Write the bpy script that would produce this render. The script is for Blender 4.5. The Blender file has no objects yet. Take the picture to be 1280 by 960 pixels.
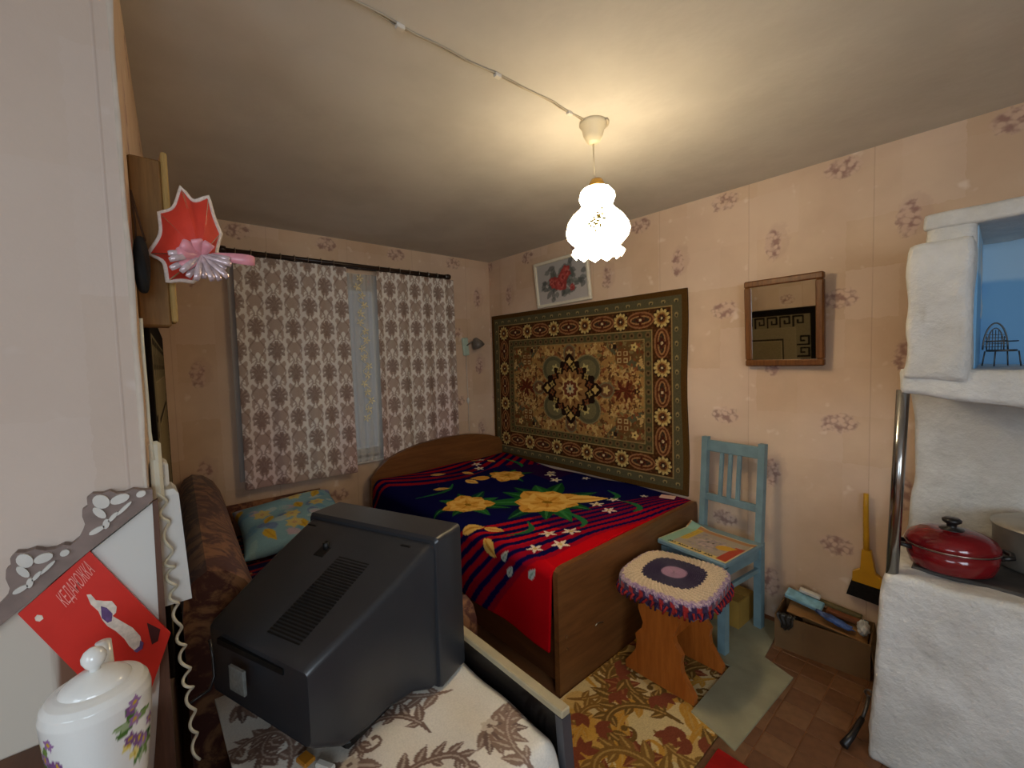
import bpy, math, random
import numpy as np
from mathutils import Matrix, Vector
rnd = random.Random(7)
nrng = np.random.default_rng(7)
sc = bpy.context.scene
col = sc.collection
PI = math.pi

# ---------------------------------------------------------------- camera
F = 542.02
def cam_axes(yaw, pit, rol):
    yaw, pit, rol = [math.radians(a) for a in (yaw, pit, rol)]
    fw = np.array([math.cos(pit)*math.cos(yaw), math.cos(pit)*math.sin(yaw), math.sin(pit)])
    rt = np.cross(fw, [0, 0, 1]); rt /= np.linalg.norm(rt); up = np.cross(rt, fw)
    c, s = math.cos(rol), math.sin(rol)
    return np.array([rt*c+up*s, -rt*s+up*c, fw])
CM = cam_axes(138.684, -3.26, -1.6055)
CC = np.array([3.2478, -2.6, 1.469])
def at(x, y, ax, v):
    """pixel + the plane it lies on -> point in the room"""
    d = CM.T @ np.array([(x-640)/F, -(y-480)/F, 1.0])
    return CC + d*((v-CC[ax])/d[ax])
cd = bpy.data.cameras.new('camera'); cam = bpy.data.objects.new('camera', cd); col.objects.link(cam)
cd.sensor_width = 36; cd.sensor_fit = 'HORIZONTAL'; cd.lens = F/1280*36; cd.clip_start = 0.02; cd.clip_end = 100
cam.matrix_world = Matrix(((CM[0][0], CM[1][0], -CM[2][0], CC[0]), (CM[0][1], CM[1][1], -CM[2][1], CC[1]),
                           (CM[0][2], CM[1][2], -CM[2][2], CC[2]), (0, 0, 0, 1)))
sc.camera = cam

# ---------------------------------------------------------------- world, daylight, exposure
w = bpy.data.worlds.new('overcast_sky'); sc.world = w; w.use_nodes = True
bg = w.node_tree.nodes['Background']; bg.inputs[0].default_value = (0.60, 0.64, 0.70, 1); bg.inputs[1].default_value = 0.30
def area(name, loc, target, sx, sy, power, color):
    l = bpy.data.lights.new(name, 'AREA'); l.shape = 'RECTANGLE'; l.size = sx; l.size_y = sy; l.energy = power; l.color = color
    o = bpy.data.objects.new(name, l); col.objects.link(o); o.location = loc
    o.rotation_euler = (Vector(target)-Vector(loc)).to_track_quat('-Z', 'Y').to_euler()
    return o
DAY = (0.78, 0.89, 1.0)
area('daylight_east', (5.42, -3.35, 1.5), (3.0, -2.4, -.6), 1.3, 1.35, 66, DAY)
area('daylight_south', (3.9, -4.92, 1.5), (3.5, -1.6, -1.2), 1.3, 1.35, 36, DAY)
area('daylight_bed_window', (-0.35, -1.28, 1.45), (2.0, -1.28, 1.0), 1.25, 1.3, 2.5, (.93, .95, 1.0))
vs = sc.view_settings
vs.view_transform = 'Standard'; vs.look = 'None'; vs.gamma = 1; vs.use_curve_mapping = False; vs.exposure = -0.28
LAMP_STRENGTH = 25.0

# ---------------------------------------------------------------- colour and mesh helpers
def L(r, g, b):
    f = lambda c: (c/255/12.92) if c/255 <= 0.04045 else ((c/255+0.055)/1.055)**2.4
    return (f(r), f(g), f(b))
def hsh(i): return nrng.random(i)

class MB:
    def __init__(s): s.v = []; s.f = []
    def add(s, vs_, fs_, M=None):
        b = len(s.v)
        if M is not None: vs_ = [tuple(M @ Vector(p)) for p in vs_]
        s.v += [tuple(p) for p in vs_]; s.f += [tuple(i+b for i in f) for f in fs_]; return s
    def box(s, x0, x1, y0, y1, z0, z1, M=None):
        return s.add([(x, y, z) for z in (z0, z1) for y in (y0, y1) for x in (x0, x1)],
                     [(0, 2, 3, 1), (4, 5, 7, 6), (0, 1, 5, 4), (2, 6, 7, 3), (0, 4, 6, 2), (1, 3, 7, 5)], M)
    def bbox(s, x0, x1, y0, y1, z0, z1, b=0.004, M=None):
        """box with chamfered edges"""
        vs_ = []; idx = {}
        X = (x0, x1); Y = (y0, y1); Z = (z0, z1)
        for i in (0, 1):
            for j in (0, 1):
                for k in (0, 1):
                    sx, sy, sz = (1, -1)[i], (1, -1)[j], (1, -1)[k]
                    idx[i, j, k, 0] = len(vs_); vs_.append((X[i], Y[j]+sy*b, Z[k]+sz*b))
                    idx[i, j, k, 1] = len(vs_); vs_.append((X[i]+sx*b, Y[j], Z[k]+sz*b))
                    idx[i, j, k, 2] = len(vs_); vs_.append((X[i]+sx*b, Y[j]+sy*b, Z[k]))
        fs_ = []
        for i in (0, 1):
            fs_.append([idx[i, a, b_, 0] for a, b_ in ((0, 0), (1, 0), (1, 1), (0, 1))])
            fs_.append([idx[a, i, b_, 1] for a, b_ in ((0, 0), (1, 0), (1, 1), (0, 1))])
            fs_.append([idx[a, b_, i, 2] for a, b_ in ((0, 0), (1, 0), (1, 1), (0, 1))])
        for i in (0, 1):
            for j in (0, 1):
                fs_.append([idx[i, j, 0, 0], idx[i, j, 1, 0], idx[i, j, 1, 1], idx[i, j, 0, 1]])
                fs_.append([idx[i, 0, j, 0], idx[i, 1, j, 0], idx[i, 1, j, 2], idx[i, 0, j, 2]])
                fs_.append([idx[0, i, j, 1], idx[1, i, j, 1], idx[1, i, j, 2], idx[0, i, j, 2]])
                for k in (0, 1): fs_.append([idx[i, j, k, 0], idx[i, j, k, 1], idx[i, j, k, 2]])
        return s.add(vs_, fs_, M)
    def lathe(s, prof, n=32, M=None, cap=True):
        """prof: list of (r, z)"""
        vs_ = []; fs_ = []
        for r, z in prof:
            for k in range(n):
                a = 2*PI*k/n; vs_.append((r*math.cos(a), r*math.sin(a), z))
        for i in range(len(prof)-1):
            for k in range(n):
                fs_.append((i*n+k, i*n+(k+1) % n, (i+1)*n+(k+1) % n, (i+1)*n+k))
        if cap:
            if prof[0][0] > 1e-4: fs_.append(tuple(range(n-1, -1, -1)))
            if prof[-1][0] > 1e-4: fs_.append(tuple((len(prof)-1)*n+k for k in range(n)))
        return s.add(vs_, fs_, M)
    def cyl(s, p, q, r, r2=None, n=16):
        p, q = Vector(p), Vector(q); d = q-p
        M = Matrix.Translation(p) @ d.to_track_quat('Z', 'Y').to_matrix().to_4x4()
        return s.lathe([(r, 0), (r if r2 is None else r2, d.length)], n, M)
    def tube(s, pts, r, n=8, closed=False):
        pts = [Vector(p) for p in pts]; N = len(pts); vs_ = []; fs_ = []; up = None
        for i, p in enumerate(pts):
            if closed: t = pts[(i+1) % N]-pts[i-1]
            else: t = pts[min(i+1, N-1)]-pts[max(i-1, 0)]
            t.normalize()
            if up is None: up = Vector((0, 0, 1)) if abs(t.z) < .9 else Vector((1, 0, 0))
            a = up-t*up.dot(t)
            if a.length < 1e-5: a = t.orthogonal()
            a.normalize(); b = t.cross(a); up = a
            rr = r(i/(N-1)) if callable(r) else r
            for k in range(n):
                g = 2*PI*k/n; vs_.append(p+a*rr*math.cos(g)+b*rr*math.sin(g))
        for i in range(N if closed else N-1):
            j = (i+1) % N
            for k in range(n): fs_.append((i*n+k, i*n+(k+1) % n, j*n+(k+1) % n, j*n+k))
        if not closed: fs_ += [tuple(range(n-1, -1, -1)), tuple((N-1)*n+k for k in range(n))]
        return s.add(vs_, fs_)
    def prism(s, poly, a0, a1, axis=1, M=None):
        """extrude a 2d polygon along an axis"""
        n = len(poly)
        def P(u, v, a): return {0: (a, u, v), 1: (u, a, v), 2: (u, v, a)}[axis]
        vs_ = [P(u, v, a0) for u, v in poly]+[P(u, v, a1) for u, v in poly]
        fs_ = [tuple(range(n-1, -1, -1)), tuple(range(n, 2*n))]+[(i, (i+1) % n, n+(i+1) % n, n+i) for i in range(n)]
        return s.add(vs_, fs_, M)
    def loft(s, rings, cap=True):
        n = len(rings[0]); vs_ = [p for r in rings for p in r]; fs_ = []
        for i in range(len(rings)-1):
            for k in range(n): fs_.append((i*n+k, i*n+(k+1) % n, (i+1)*n+(k+1) % n, (i+1)*n+k))
        if cap: fs_ += [tuple(range(n-1, -1, -1)), tuple((len(rings)-1)*n+k for k in range(n))]
        return s.add(vs_, fs_)
    def build(s, name, mat, parent=None, smooth=False, M=None, fix=True):
        me = bpy.data.meshes.new(name); me.from_pydata(s.v, [], s.f)
        if fix:
            import bmesh
            bm = bmesh.new(); bm.from_mesh(me); bmesh.ops.recalc_face_normals(bm, faces=bm.faces); bm.to_mesh(me); bm.free()
        return link(name, me, mat, parent, smooth, M)
def link(name, me, mat, parent=None, smooth=False, M=None):
    if smooth:
        me.polygons.foreach_set('use_smooth', [True]*len(me.polygons))
        if smooth == 'auto':
            try: me.set_sharp_from_angle(angle=math.radians(38))
            except Exception: pass
    if mat is not None: me.materials.append(mat)
    o = bpy.data.objects.new(name, me); col.objects.link(o)
    if parent is not None: o.parent = parent
    if M is not None: o.matrix_local = M
    return o
def thing(name, label, cat, loc=(0, 0, 0), rz=0, group=None):
    o = bpy.data.objects.new(name, None); col.objects.link(o); o.empty_display_size = .05
    o.location = loc; o.rotation_euler = (0, 0, rz); return tag(o, label, cat, group)
def tag(o, label, cat, group=None, kind=None):
    o['label'] = label; o['category'] = cat
    if group: o['group'] = group
    if kind: o['kind'] = kind
    return o
def struct(o, label=None, cat=None):
    o['kind'] = 'structure'
    if label: o['label'] = label
    if cat: o['category'] = cat
    return o

def grid(name, nu, nv, pos, paint, mat, parent=None, back=None, M=None, smooth=True):
    """dense sheet: pos(U,V)->xyz arrays, paint(U,V)->rgb (linear); U,V in 0..1. back: offset vector for a closed back."""
    u = np.linspace(0, 1, nu); v = np.linspace(0, 1, nv); U, V = np.meshgrid(u, v); U = U.ravel(); V = V.ravel()
    P = np.stack(pos(U, V), 1).astype(float); N = len(P)
    i = np.arange(nu-1); j = np.arange(nv-1); I, J = np.meshgrid(i, j); b = (J*nu+I).ravel()
    Q = np.stack([b, b+1, b+nu+1, b+nu], 1)
    C = paint(U, V) if paint is not None else None
    if back is not None:
        off = back(U, V) if callable(back) else np.tile(np.array(back, float), (N, 1))
        P = np.concatenate([P, P+off]); Q2 = Q[:, ::-1]+N
        ring = np.concatenate([np.arange(nu), nu*np.arange(1, nv)+nu-1, nu*(nv-1)+np.arange(nu-2, -1, -1), nu*np.arange(nv-2, 0, -1)])
        r2 = np.roll(ring, -1); S = np.stack([r2, ring, ring+N, r2+N], 1)
        Q = np.concatenate([Q, Q2, S])
        if C is not None: C = np.concatenate([C, C])
    me = bpy.data.meshes.new(name); me.vertices.add(len(P)); me.vertices.foreach_set('co', P.ravel())
    me.loops.add(Q.size); me.polygons.add(len(Q))
    me.polygons.foreach_set('loop_start', np.arange(0, Q.size, 4)); me.polygons.foreach_set('loop_total', np.full(len(Q), 4))
    me.loops.foreach_set('vertex_index', Q.ravel()); me.update(calc_edges=True); me.validate()
    if C is not None:
        a = me.color_attributes.new('Col', 'FLOAT_COLOR', 'POINT')
        a.data.foreach_set('color', np.concatenate([C, np.ones((len(C), 1))], 1).astype(np.float32).ravel())
    return link(name, me, mat, parent, smooth, M)

class Paint:
    """flat print evaluated on the vertices of a dense sheet (units: metres on the sheet)"""
    def __init__(s, X, Y, base): s.X = X; s.Y = Y; s.C = np.tile(np.array(L(*base)), (len(X), 1))
    def fill(s, m, c, a=1.0):
        c = np.array(L(*c)); s.C[m] = s.C[m]*(1-a)+c*a
    def _near(s, cx, cy, r): return np.nonzero((np.abs(s.X-cx) < r) & (np.abs(s.Y-cy) < r))[0]
    def ell(s, cx, cy, rx, ry, ang, c, a=1.0):
        k = s._near(cx, cy, max(rx, ry)); x = s.X[k]-cx; y = s.Y[k]-cy; ca, sa = math.cos(ang), math.sin(ang)
        m = ((x*ca+y*sa)/rx)**2+((-x*sa+y*ca)/ry)**2 < 1; s.fill(k[m], c, a)
    def petal(s, x0, y0, ang, ln, wd, c, c2=None, point=.7, a=1.0):
        """leaf/petal from a base point; optional midrib colour"""
        k = s._near(x0, y0, ln*1.05); x = s.X[k]-x0; y = s.Y[k]-y0; ca, sa = math.cos(ang), math.sin(ang)
        t = (x*ca+y*sa)/ln; q = (-x*sa+y*ca)
        with np.errstate(invalid='ignore'):
            hw = wd*np.sin(PI*np.clip(t, 0, 1)**point)
        m = (t > 0) & (t < 1) & (np.abs(q) < hw); s.fill(k[m], c, a)
        if c2:
            m2 = (t > .05) & (t < .95) & (np.abs(q) < hw*.22); s.fill(k[m2], c2, a*.8)
    def flower(s, cx, cy, n, r, wd, c, cc=None, rot=0.0, c2=None, sq=1.0):
        for i in range(n): s.petal(cx, cy, rot+2*PI*i/n, r*(1 if i % 2 else sq), wd, c, c2, .85)
        if cc: s.ell(cx, cy, r*.25, r*.25, 0, cc)
    def stroke(s, pts, wd, c, a=1.0):
        pts = np.array(pts, float); lo = pts.min(0)-.05; hi = pts.max(0)+.05
        k = np.nonzero((s.X > lo[0]) & (s.X < hi[0]) & (s.Y > lo[1]) & (s.Y < hi[1]))[0]
        if not len(k): return
        x = s.X[k]; y = s.Y[k]; n = len(pts)-1; m = np.zeros(len(k), bool)
        for i in range(n):
            p, q = pts[i], pts[i+1]; d = q-p; l2 = d@d+1e-12
            t = np.clip(((x-p[0])*d[0]+(y-p[1])*d[1])/l2, 0, 1)
            ww = wd(( i+t)/n) if callable(wd) else wd
            m |= (x-p[0]-t*d[0])**2+(y-p[1]-t*d[1])**2 < ww**2
        s.fill(k[m], c, a)
    def scroll(s, x, y, ang, size, c, c2, turns=1.3, hand=1, leaves=True):
        """acanthus scroll: a spiral stem with leaf lobes on its outer side"""
        pts = []; th = ang
        n = 26; px_, py_ = x, y
        for i in range(n+1):
            t = i/n; pts.append((px_, py_)); step = size*(.085*(1-t)+.022); th += hand*turns*2*PI/n*(.35+1.3*t)
            px_ += step*math.cos(th); py_ += step*math.sin(th)
        if leaves:
            for i in range(2, 17, 2):
                dx = pts[i+1][0]-pts[i][0]; dy = pts[i+1][1]-pts[i][1]; a = math.atan2(dy, dx)
                s.petal(pts[i][0], pts[i][1], a-hand*.75, size*(.36-.013*i), size*(.075-.002*i), c, c2, .8)
                if i % 4 == 2: s.petal(pts[i][0], pts[i][1], a+hand*.8, size*.2, size*.05, c, c2, .8)
        s.stroke(pts, lambda t: size*(.010+.036*np.sin(PI*np.clip(t, 0, 1)**.6)), c)
        s.stroke(pts[2:18], size*.01, c2, .7)
        s.ell(px_, py_, size*.04, size*.04, 0, c)

# ---------------------------------------------------------------- node material helpers
class S:
    def __init__(s, g, sock): s.g = g; s.k = sock
    def op(s, o, *b): return s.g.m(o, s, *b)
    def __add__(s, b): return s.op('ADD', b)
    def __sub__(s, b): return s.op('SUBTRACT', b)
    def __mul__(s, b): return s.op('MULTIPLY', b)
    def __truediv__(s, b): return s.op('DIVIDE', b)
class G:
    def __init__(s, name, rough=.6, spec=.3, metal=0.0):
        s.mat = bpy.data.materials.new(name); s.mat.use_nodes = True; s.t = s.mat.node_tree; s.n = s.t.nodes
        s.b = s.n['Principled BSDF']; s.b.inputs['Roughness'].default_value = rough
        s.b.inputs['Specular IOR Level'].default_value = spec; s.b.inputs['Metallic'].default_value = metal
    def l(s, a, b): s.t.links.new(a.k if isinstance(a, S) else a, b)
    def put(s, inp, v):
        if isinstance(v, S): s.l(v, inp)
        elif isinstance(v, (tuple, list)): inp.default_value = tuple(v)+((1,) if len(v) == 3 and inp.type == 'RGBA' else ())
        else: inp.default_value = v
    def m(s, o, *a):
        nd = s.n.new('ShaderNodeMath'); nd.operation = o
        for i, v in enumerate(a): s.put(nd.inputs[i], v)
        return S(s, nd.outputs[0])
    def coord(s, kind='Object', scale=(1, 1, 1)):
        tc = s.n.new('ShaderNodeTexCoord'); mp = s.n.new('ShaderNodeMapping'); mp.inputs['Scale'].default_value = scale
        s.t.links.new(tc.outputs[kind], mp.inputs[0]); return S(s, mp.outputs[0])
    def xyz(s, c):
        nd = s.n.new('ShaderNodeSeparateXYZ'); s.l(c, nd.inputs[0]); return [S(s, o) for o in nd.outputs]
    def vec(s, x, y, z=0.0):
        nd = s.n.new('ShaderNodeCombineXYZ')
        for i, v in enumerate((x, y, z)): s.put(nd.inputs[i], v)
        return S(s, nd.outputs[0])
    def noise(s, c, scale=5, detail=4, rough=.5, dist=0.0):
        nd = s.n.new('ShaderNodeTexNoise'); s.l(c, nd.inputs['Vector']); nd.inputs['Scale'].default_value = scale
        nd.inputs['Detail'].default_value = detail; nd.inputs['Roughness'].default_value = rough; nd.inputs['Distortion'].default_value = dist
        return S(s, nd.outputs[0])
    def voro(s, c, scale=5, feat='F1', rand=1.0):
        nd = s.n.new('ShaderNodeTexVoronoi'); nd.feature = feat; s.l(c, nd.inputs['Vector']); nd.inputs['Scale'].default_value = scale
        nd.inputs['Randomness'].default_value = rand
        return S(s, nd.outputs[0])
    def white(s, c):
        nd = s.n.new('ShaderNodeTexWhiteNoise'); s.l(c, nd.inputs['Vector']); return S(s, nd.outputs[0])
    def ss(s, v, a, b):
        nd = s.n.new('ShaderNodeMapRange'); nd.interpolation_type = 'SMOOTHSTEP'; s.l(v, nd.inputs[0])
        nd.inputs[1].default_value = a; nd.inputs[2].default_value = b; return S(s, nd.outputs[0])
    def mix(s, f, a, b):
        nd = s.n.new('ShaderNodeMix'); nd.data_type = 'RGBA'
        s.put(nd.inputs[0], f); s.put(nd.inputs[6], a); s.put(nd.inputs[7], b); return S(s, nd.outputs[2])
    def color(s, c): s.put(s.b.inputs['Base Color'], c); return s
    def bump(s, h, strength=.3, dist=.01):
        nd = s.n.new('ShaderNodeBump'); nd.inputs['Strength'].default_value = strength; nd.inputs['Distance'].default_value = dist
        s.l(h, nd.inputs['Height']); s.t.links.new(nd.outputs[0], s.b.inputs['Normal']); return s
def plain(name, c, rough=.5, spec=.3, metal=0, var=.12, scale=18, bump=0.0, bscale=60):
    g = G(name, rough, spec, metal); co = g.coord()
    n = g.noise(co, scale, 4); c = L(*c)
    g.color(g.mix(g.ss(n, .3, .7), tuple(x*(1-var) for x in c), tuple(min(1, x*(1+var)) for x in c)))
    if bump: g.bump(g.noise(co, bscale, 3), bump, .004)
    return g.mat
def vmat(name, rough=.9, spec=.1, bump=.0, bscale=300, sheen=0.0, grain=.25):
    g = G(name, rough, spec); nd = g.n.new('ShaderNodeVertexColor'); nd.layer_name = 'Col'
    co = g.coord(); c = S(g, nd.outputs[0])
    n = g.noise(co, bscale, 2)
    g.color(g.mix(g.ss(n, .2, .8)*grain, c, g.mix(.55, c, (0, 0, 0))))
    if bump: g.bump(n, bump, .003)
    if sheen: g.b.inputs['Sheen Weight'].default_value = sheen
    return g.mat
def wood(name, c1, c2, axis='x', scale=1.0, rough=.4, spec=.4):
    g = G(name, rough, spec); st = {'x': (1.2, 14, 14), 'y': (14, 1.2, 14), 'z': (14, 14, 1.2)}[axis]
    co = g.coord(scale=tuple(a*scale for a in st)); n = g.noise(co, 2.2, 6, .62, .6)
    fine = g.noise(co, 14, 3, .6)
    v = g.ss(n*.75+fine*.25, .32, .68); g.color(g.mix(v, L(*c1), L(*c2))); g.bump(fine, .06, .002)
    return g.mat
def wallpaper(name, axis, u0=0.0, motif=1.0):
    g = G(name, .62, .22); x, y, z = g.xyz(g.coord()); u = (x if axis == 'x' else y)+u0; v = z
    uv = g.vec(u, v, 0.0)
    big = g.noise(uv, 2.3, 4, .55); fine = g.noise(uv, 30, 3, .6)
    blk = g.white(g.vec((u*5.1+fine*.12).op('FLOOR'), (v*4.3+fine*.12).op('FLOOR')))
    base = g.mix(g.ss(big, .3, .7), L(200, 170, 142), L(217, 190, 162))
    base = g.mix(blk*.5, base, L(224, 202, 184))
    spots = g.ss(g.noise(uv, 11, 2, .5), .64, .76); base = g.mix(spots*.6, base, L(236, 220, 206))
    # staggered sprays of flowers: wide ones and upright ones
    d = fine*.05-.025
    def lattice(cu, cv, pu, pv, a, b):
        du = ((u-(cu-pu/2))/pu).op('FRACT')*pu-pu/2; dv = ((v-(cv-pv/2))/pv).op('FRACT')*pv-pv/2
        e = ((du+d)/a).op('POWER', 2.0)+((dv+d)/b).op('POWER', 2.0); return g.ss(e, 1.15, .55)
    H = lattice(2.17, .495, .545, .612, .078, .05); V = lattice(2.42, .81, .535, .612, .042, .085)
    V2 = lattice(2.44, .83, .535, .612, .06, .1)
    pet = g.ss(g.voro(g.vec(u+fine*.02, v-fine*.02), 38, 'F1'), .62, .28)
    base = g.mix(V2*.2*motif, base, L(172, 132, 122))
    base = g.mix(g.m('MAXIMUM', H, V)*.30*motif, base, L(214, 184, 172))
    base = g.mix(g.m('MAXIMUM', H, V)*(g.m('SUBTRACT', 1.0, pet))*g.ss(g.noise(uv, 24, 2), .34, .6)*.72*motif, base, L(134, 94, 90))
    seam = g.ss((((u-2.3)/.535).op('FRACT')-.5).op('ABSOLUTE'), .494, .499)
    base = g.mix(seam*.25, base, L(150, 110, 95))
    if motif == 0: base = g.mix(.55, base, L(190, 180, 174))      # cool daylight on the corner wall put into its paper as a greyer tone
    g.color(base); g.bump(g.noise(uv, 9, 5, .6)+seam*.4, .25, .012)
    return g.mat

# ================================================================ THE SETTING
WP_X = wallpaper('wallpaper_along_x', 'x'); WP_Y = wallpaper('wallpaper_along_y', 'y', 2.57)
H = 2.387
def g_ceiling():
    g = G('whitewashed_ceiling', .7, .25); co = g.coord(); n = g.noise(co, 1.7, 5, .6); f = g.noise(co, 22, 3)
    g.color(g.mix(g.ss(n, .3, .7), L(200, 197, 190), L(216, 213, 206))); g.bump(n*.6+f*.12, .35, .03); return g.mat
M_CEIL = g_ceiling()
def g_floor():
    g = G('painted_floor', .5, .35); co = g.coord(); n = g.noise(co, 3, 5); f = g.noise(co, 40, 3)
    g.color(g.mix(g.ss(n, .3, .7), L(116, 74, 44), L(138, 90, 54))); g.bump(f, .1, .004); return g.mat
M_FLOOR = g_floor()
X1, Y0 = 5.3, -4.8
PX = 2.1                                            # plane of the wall that stands beside the camera
YL0, YL1 = -2.455, -2.585                           # left wall runs slightly askew
struct(MB().box(-.3, X1+.2, Y0-.2, .2, -.12, 0).build('floor', M_FLOOR))
struct(MB().box(-.3, X1+.2, Y0-.2, .2, H, H+.12).build('ceiling', M_CEIL))
struct(MB().box(-.3, X1+.2, 0, .15, 0, H).build('wall_back', WP_X))
def wall_with_hole(name, ax, a0, a1, lo, hi, h0, h1, z0, z1, mat):
    m = MB()
    def bx(s, e, za, zb):
        if ax == 0: m.box(a0, a1, s, e, za, zb)
        else: m.box(s, e, a0, a1, za, zb)
    bx(lo, h0, 0, H); bx(h1, hi, 0, H); bx(h0, h1, 0, z0); bx(h0, h1, z1, H)
    return struct(m.build(name, mat))
WY0, WY1, WZ0, WZ1 = -1.98, -.60, .74, 2.09
wall_with_hole('wall_window', 0, -.25, 0, YL0-.2, .0, WY0, WY1, WZ0, WZ1, WP_Y)
wall_with_hole('wall_east', 0, X1, X1+.15, Y0, .0, -4.0, -2.7, .8, 2.15, WP_Y)
wall_with_hole('wall_south', 1, Y0-.15, Y0, PX-.12, X1+.15, 3.25, 4.55, .8, 2.15, WP_X)
struct(MB().prism([(-.25, YL0), (0, YL0), (PX-.005, YL1), (PX-.005, YL1-.12), (-.25, YL0-.12)], 0, H, 2).build('wall_left', WP_X))
ws = struct(MB().box(PX-.12, PX, Y0, YL1, 0, H).build('wall_partition', wallpaper('plain_wallpaper', 'y', .1, .0)))
def g_glass():
    g = G('window_glass', .03, .5); t = g.n.new('ShaderNodeBsdfTransparent'); t.inputs[0].default_value = (.93, .96, .97, 1)
    mx = g.n.new('ShaderNodeMixShader'); mx.inputs[0].default_value = .06
    gl = g.n.new('ShaderNodeBsdfGlossy'); gl.inputs['Roughness'].default_value = .02
    g.t.links.new(t.outputs[0], mx.inputs[1]); g.t.links.new(gl.outputs[0], mx.inputs[2])
    g.t.links.new(mx.outputs[0], g.n['Material Output'].inputs[0]); return g.mat
M_GLASS = g_glass(); M_WHITE = plain('white_paint', (222, 218, 208), .45, .4, var=.04)
def window(name, ax, a0, a1, h0, h1, z0, z1, n):
    m = MB(); fr = .055
    def bx(mm, s, e, za, zb, p=a0, q=a1):
        mm.box(p, q, s, e, za, zb) if ax == 0 else mm.box(s, e, p, q, za, zb)
    bx(m, h0, h1, z0, z0+fr); bx(m, h0, h1, z1-fr, z1)
    for i in range(n+1):
        c = h0+fr/2+(h1-h0-fr)*i/n; bx(m, c-fr/2, c+fr/2, z0+fr, z1-fr)
    root = struct(m.build(name, M_WHITE))
    for i in range(n):
        s = h0+fr/2+(h1-h0-fr)*i/n; e = s+(h1-h0-fr)/n; pm = MB()
        mid = (a0+a1)/2; bx(pm, s+fr/2-.004, e-fr/2+.004, z0+fr-.004, z1-fr+.004, mid-.002, mid+.002)
        pm.build('pane', M_GLASS, root)
    return root
window('window_1', 0, -.16, -.11, WY0, WY1, WZ0, WZ1, 3)
window('window_2', 0, X1+.05, X1+.1, -4.0, -2.7, .8, 2.15, 2)
window('window_3', 1, Y0-.1, Y0-.05, 3.25, 4.55, .8, 2.15, 2)
struct(MB().bbox(-.11, .035, WY0-.03, WY1+.03, WZ0-.035, WZ0, .006).build('trim_1', M_WHITE))

# printed floor covering: squares near the stove
T1 = plain('floor_square_russet', (104, 70, 46), .42, .4, var=.12, scale=30)
T2 = plain('floor_square_brown', (116, 82, 55), .42, .4, var=.12, scale=30)
fl = bpy.data.objects['floor']; tm = []
for k, mt in enumerate((T1, T2)):
    o = MB().bbox(-.0535, .0535, -.0535, .0535, 0, .003, .0015).build('floor_tile', mt, fl); tm.append(o.data)
    o.location = (2.5+.11*k, -.12, 0)
tr = random.Random(3)
for i in range(-1, 9):
    for j in range(0, 12):
        x = 2.5+.11*i; y = -.12-.11*j
        if j == 0 and i in (0, 1): continue
        o = bpy.data.objects.new('floor_tile', tm[1 if (i+j) % 2 and tr.random() < .8 else 0]); col.objects.link(o); o.parent = fl; o.location = (x, y, 0)
M_ORANGE = wood('orange_painted_board', (150, 78, 30), (170, 95, 42), 'x', 1.0, .4, .4)
for k in range(3): MB().bbox(2.39, 3.4, -1.66-.13*k, -1.535-.13*k, 0, .003, .0015).build('floor_board', M_ORANGE, fl)

# loose wallpaper edge on the corner beside the camera
M_WPEDGE = plain('loose_wallpaper_edge', (196, 182, 166), .6, .2, var=.08)
pts = []
for i in range(60):
    z = .75+i*(H-.76)/59; a = .002*math.sin(z*9)+.002*math.sin(z*23+1)
    pts.append((z, a))
m = MB()
vs_ = []; fs_ = []
for z, a in pts:
    vs_ += [(PX+.001, YL1-.008, z), (PX+.002+abs(a), YL1+.0005+a*.7, z), (PX+.001+abs(a), YL1+.001+a*.7, z), (PX-.001, YL1-.008, z)]
for i in range(len(pts)-1):
    for k in range(4): fs_.append((i*4+k, i*4+(k+1) % 4, i*4+4+(k+1) % 4, i*4+4+k))
m.add(vs_, fs_).build('wallpaper_edge', M_WPEDGE, ws, smooth=True)

# ================================================================ BED
M_BED = wood('brown_laminate', (100, 62, 31), (126, 82, 43), 'y', .8, .38, .45)
M_BEDD = wood('dark_laminate', (70, 40, 20), (90, 54, 28), 'x', .8, .4, .4)
bed = thing('double_bed', 'brown laminate double bed with arched headboard under the wall rug', 'bed', (1.0, -.65, 0))
Mi = Matrix.Translation((-1.0, .65, 0))
hb = [(-1.31, .03), (-1.30, .60), (-1.255, .665), (-1.16, .735), (-1.03, .78), (-.88, .812), (-.72, .826), (-.57, .831), (-.42, .826), (-.31, .815), (-.17, .787), (-.06, .75), (-.03, .70), (-.03, .03)]
MB().prism(hb, .125, .16, 0).build('headboard', M_BED, bed, M=Mi)
fb = [(-1.287, 0), (-1.287, .53), (-1.282, .55), (-1.265, .563), (-1.24, .567), (-.05, .567), (-.03, .56), (-.02, .54), (-.02, 0)]
MB().prism(fb, 1.985, 2.013, 0).build('footboard', M_BED, bed, M=Mi)
MB().bbox(.16, 1.985, -1.275, -1.25, .05, .33).build('side_rail', M_BEDD, bed, M=Mi)
MB().bbox(.16, 1.985, -.06, -.035, .05, .33).build('side_rail', M_BEDD, bed, M=Mi)
M_SHEET = plain('striped_mattress_cover', (58, 66, 88), .8, .1, var=.5, scale=9)
MB().bbox(.165, 1.98, -1.245, -.06, .2, .545, .03).build('mattress', M_SHEET, bed, smooth='auto', M=Mi)
M_BOLT = plain('bright_metal', (200, 198, 190), .25, .5, 1.0, .04)
for yz in ((-1.24, .255), (-1.24, .2)): MB().cyl((2.012, yz[0], yz[1]), (2.0165, yz[0], yz[1]), .006, n=10).build('bolt', M_BOLT, bed, M=Mi)
MB().tube([(2.014, -1.04+.012*i, .215+.006*math.sin(i)) for i in range(6)], .004, 6).build('hook', M_BOLT, bed, M=Mi)

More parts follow.
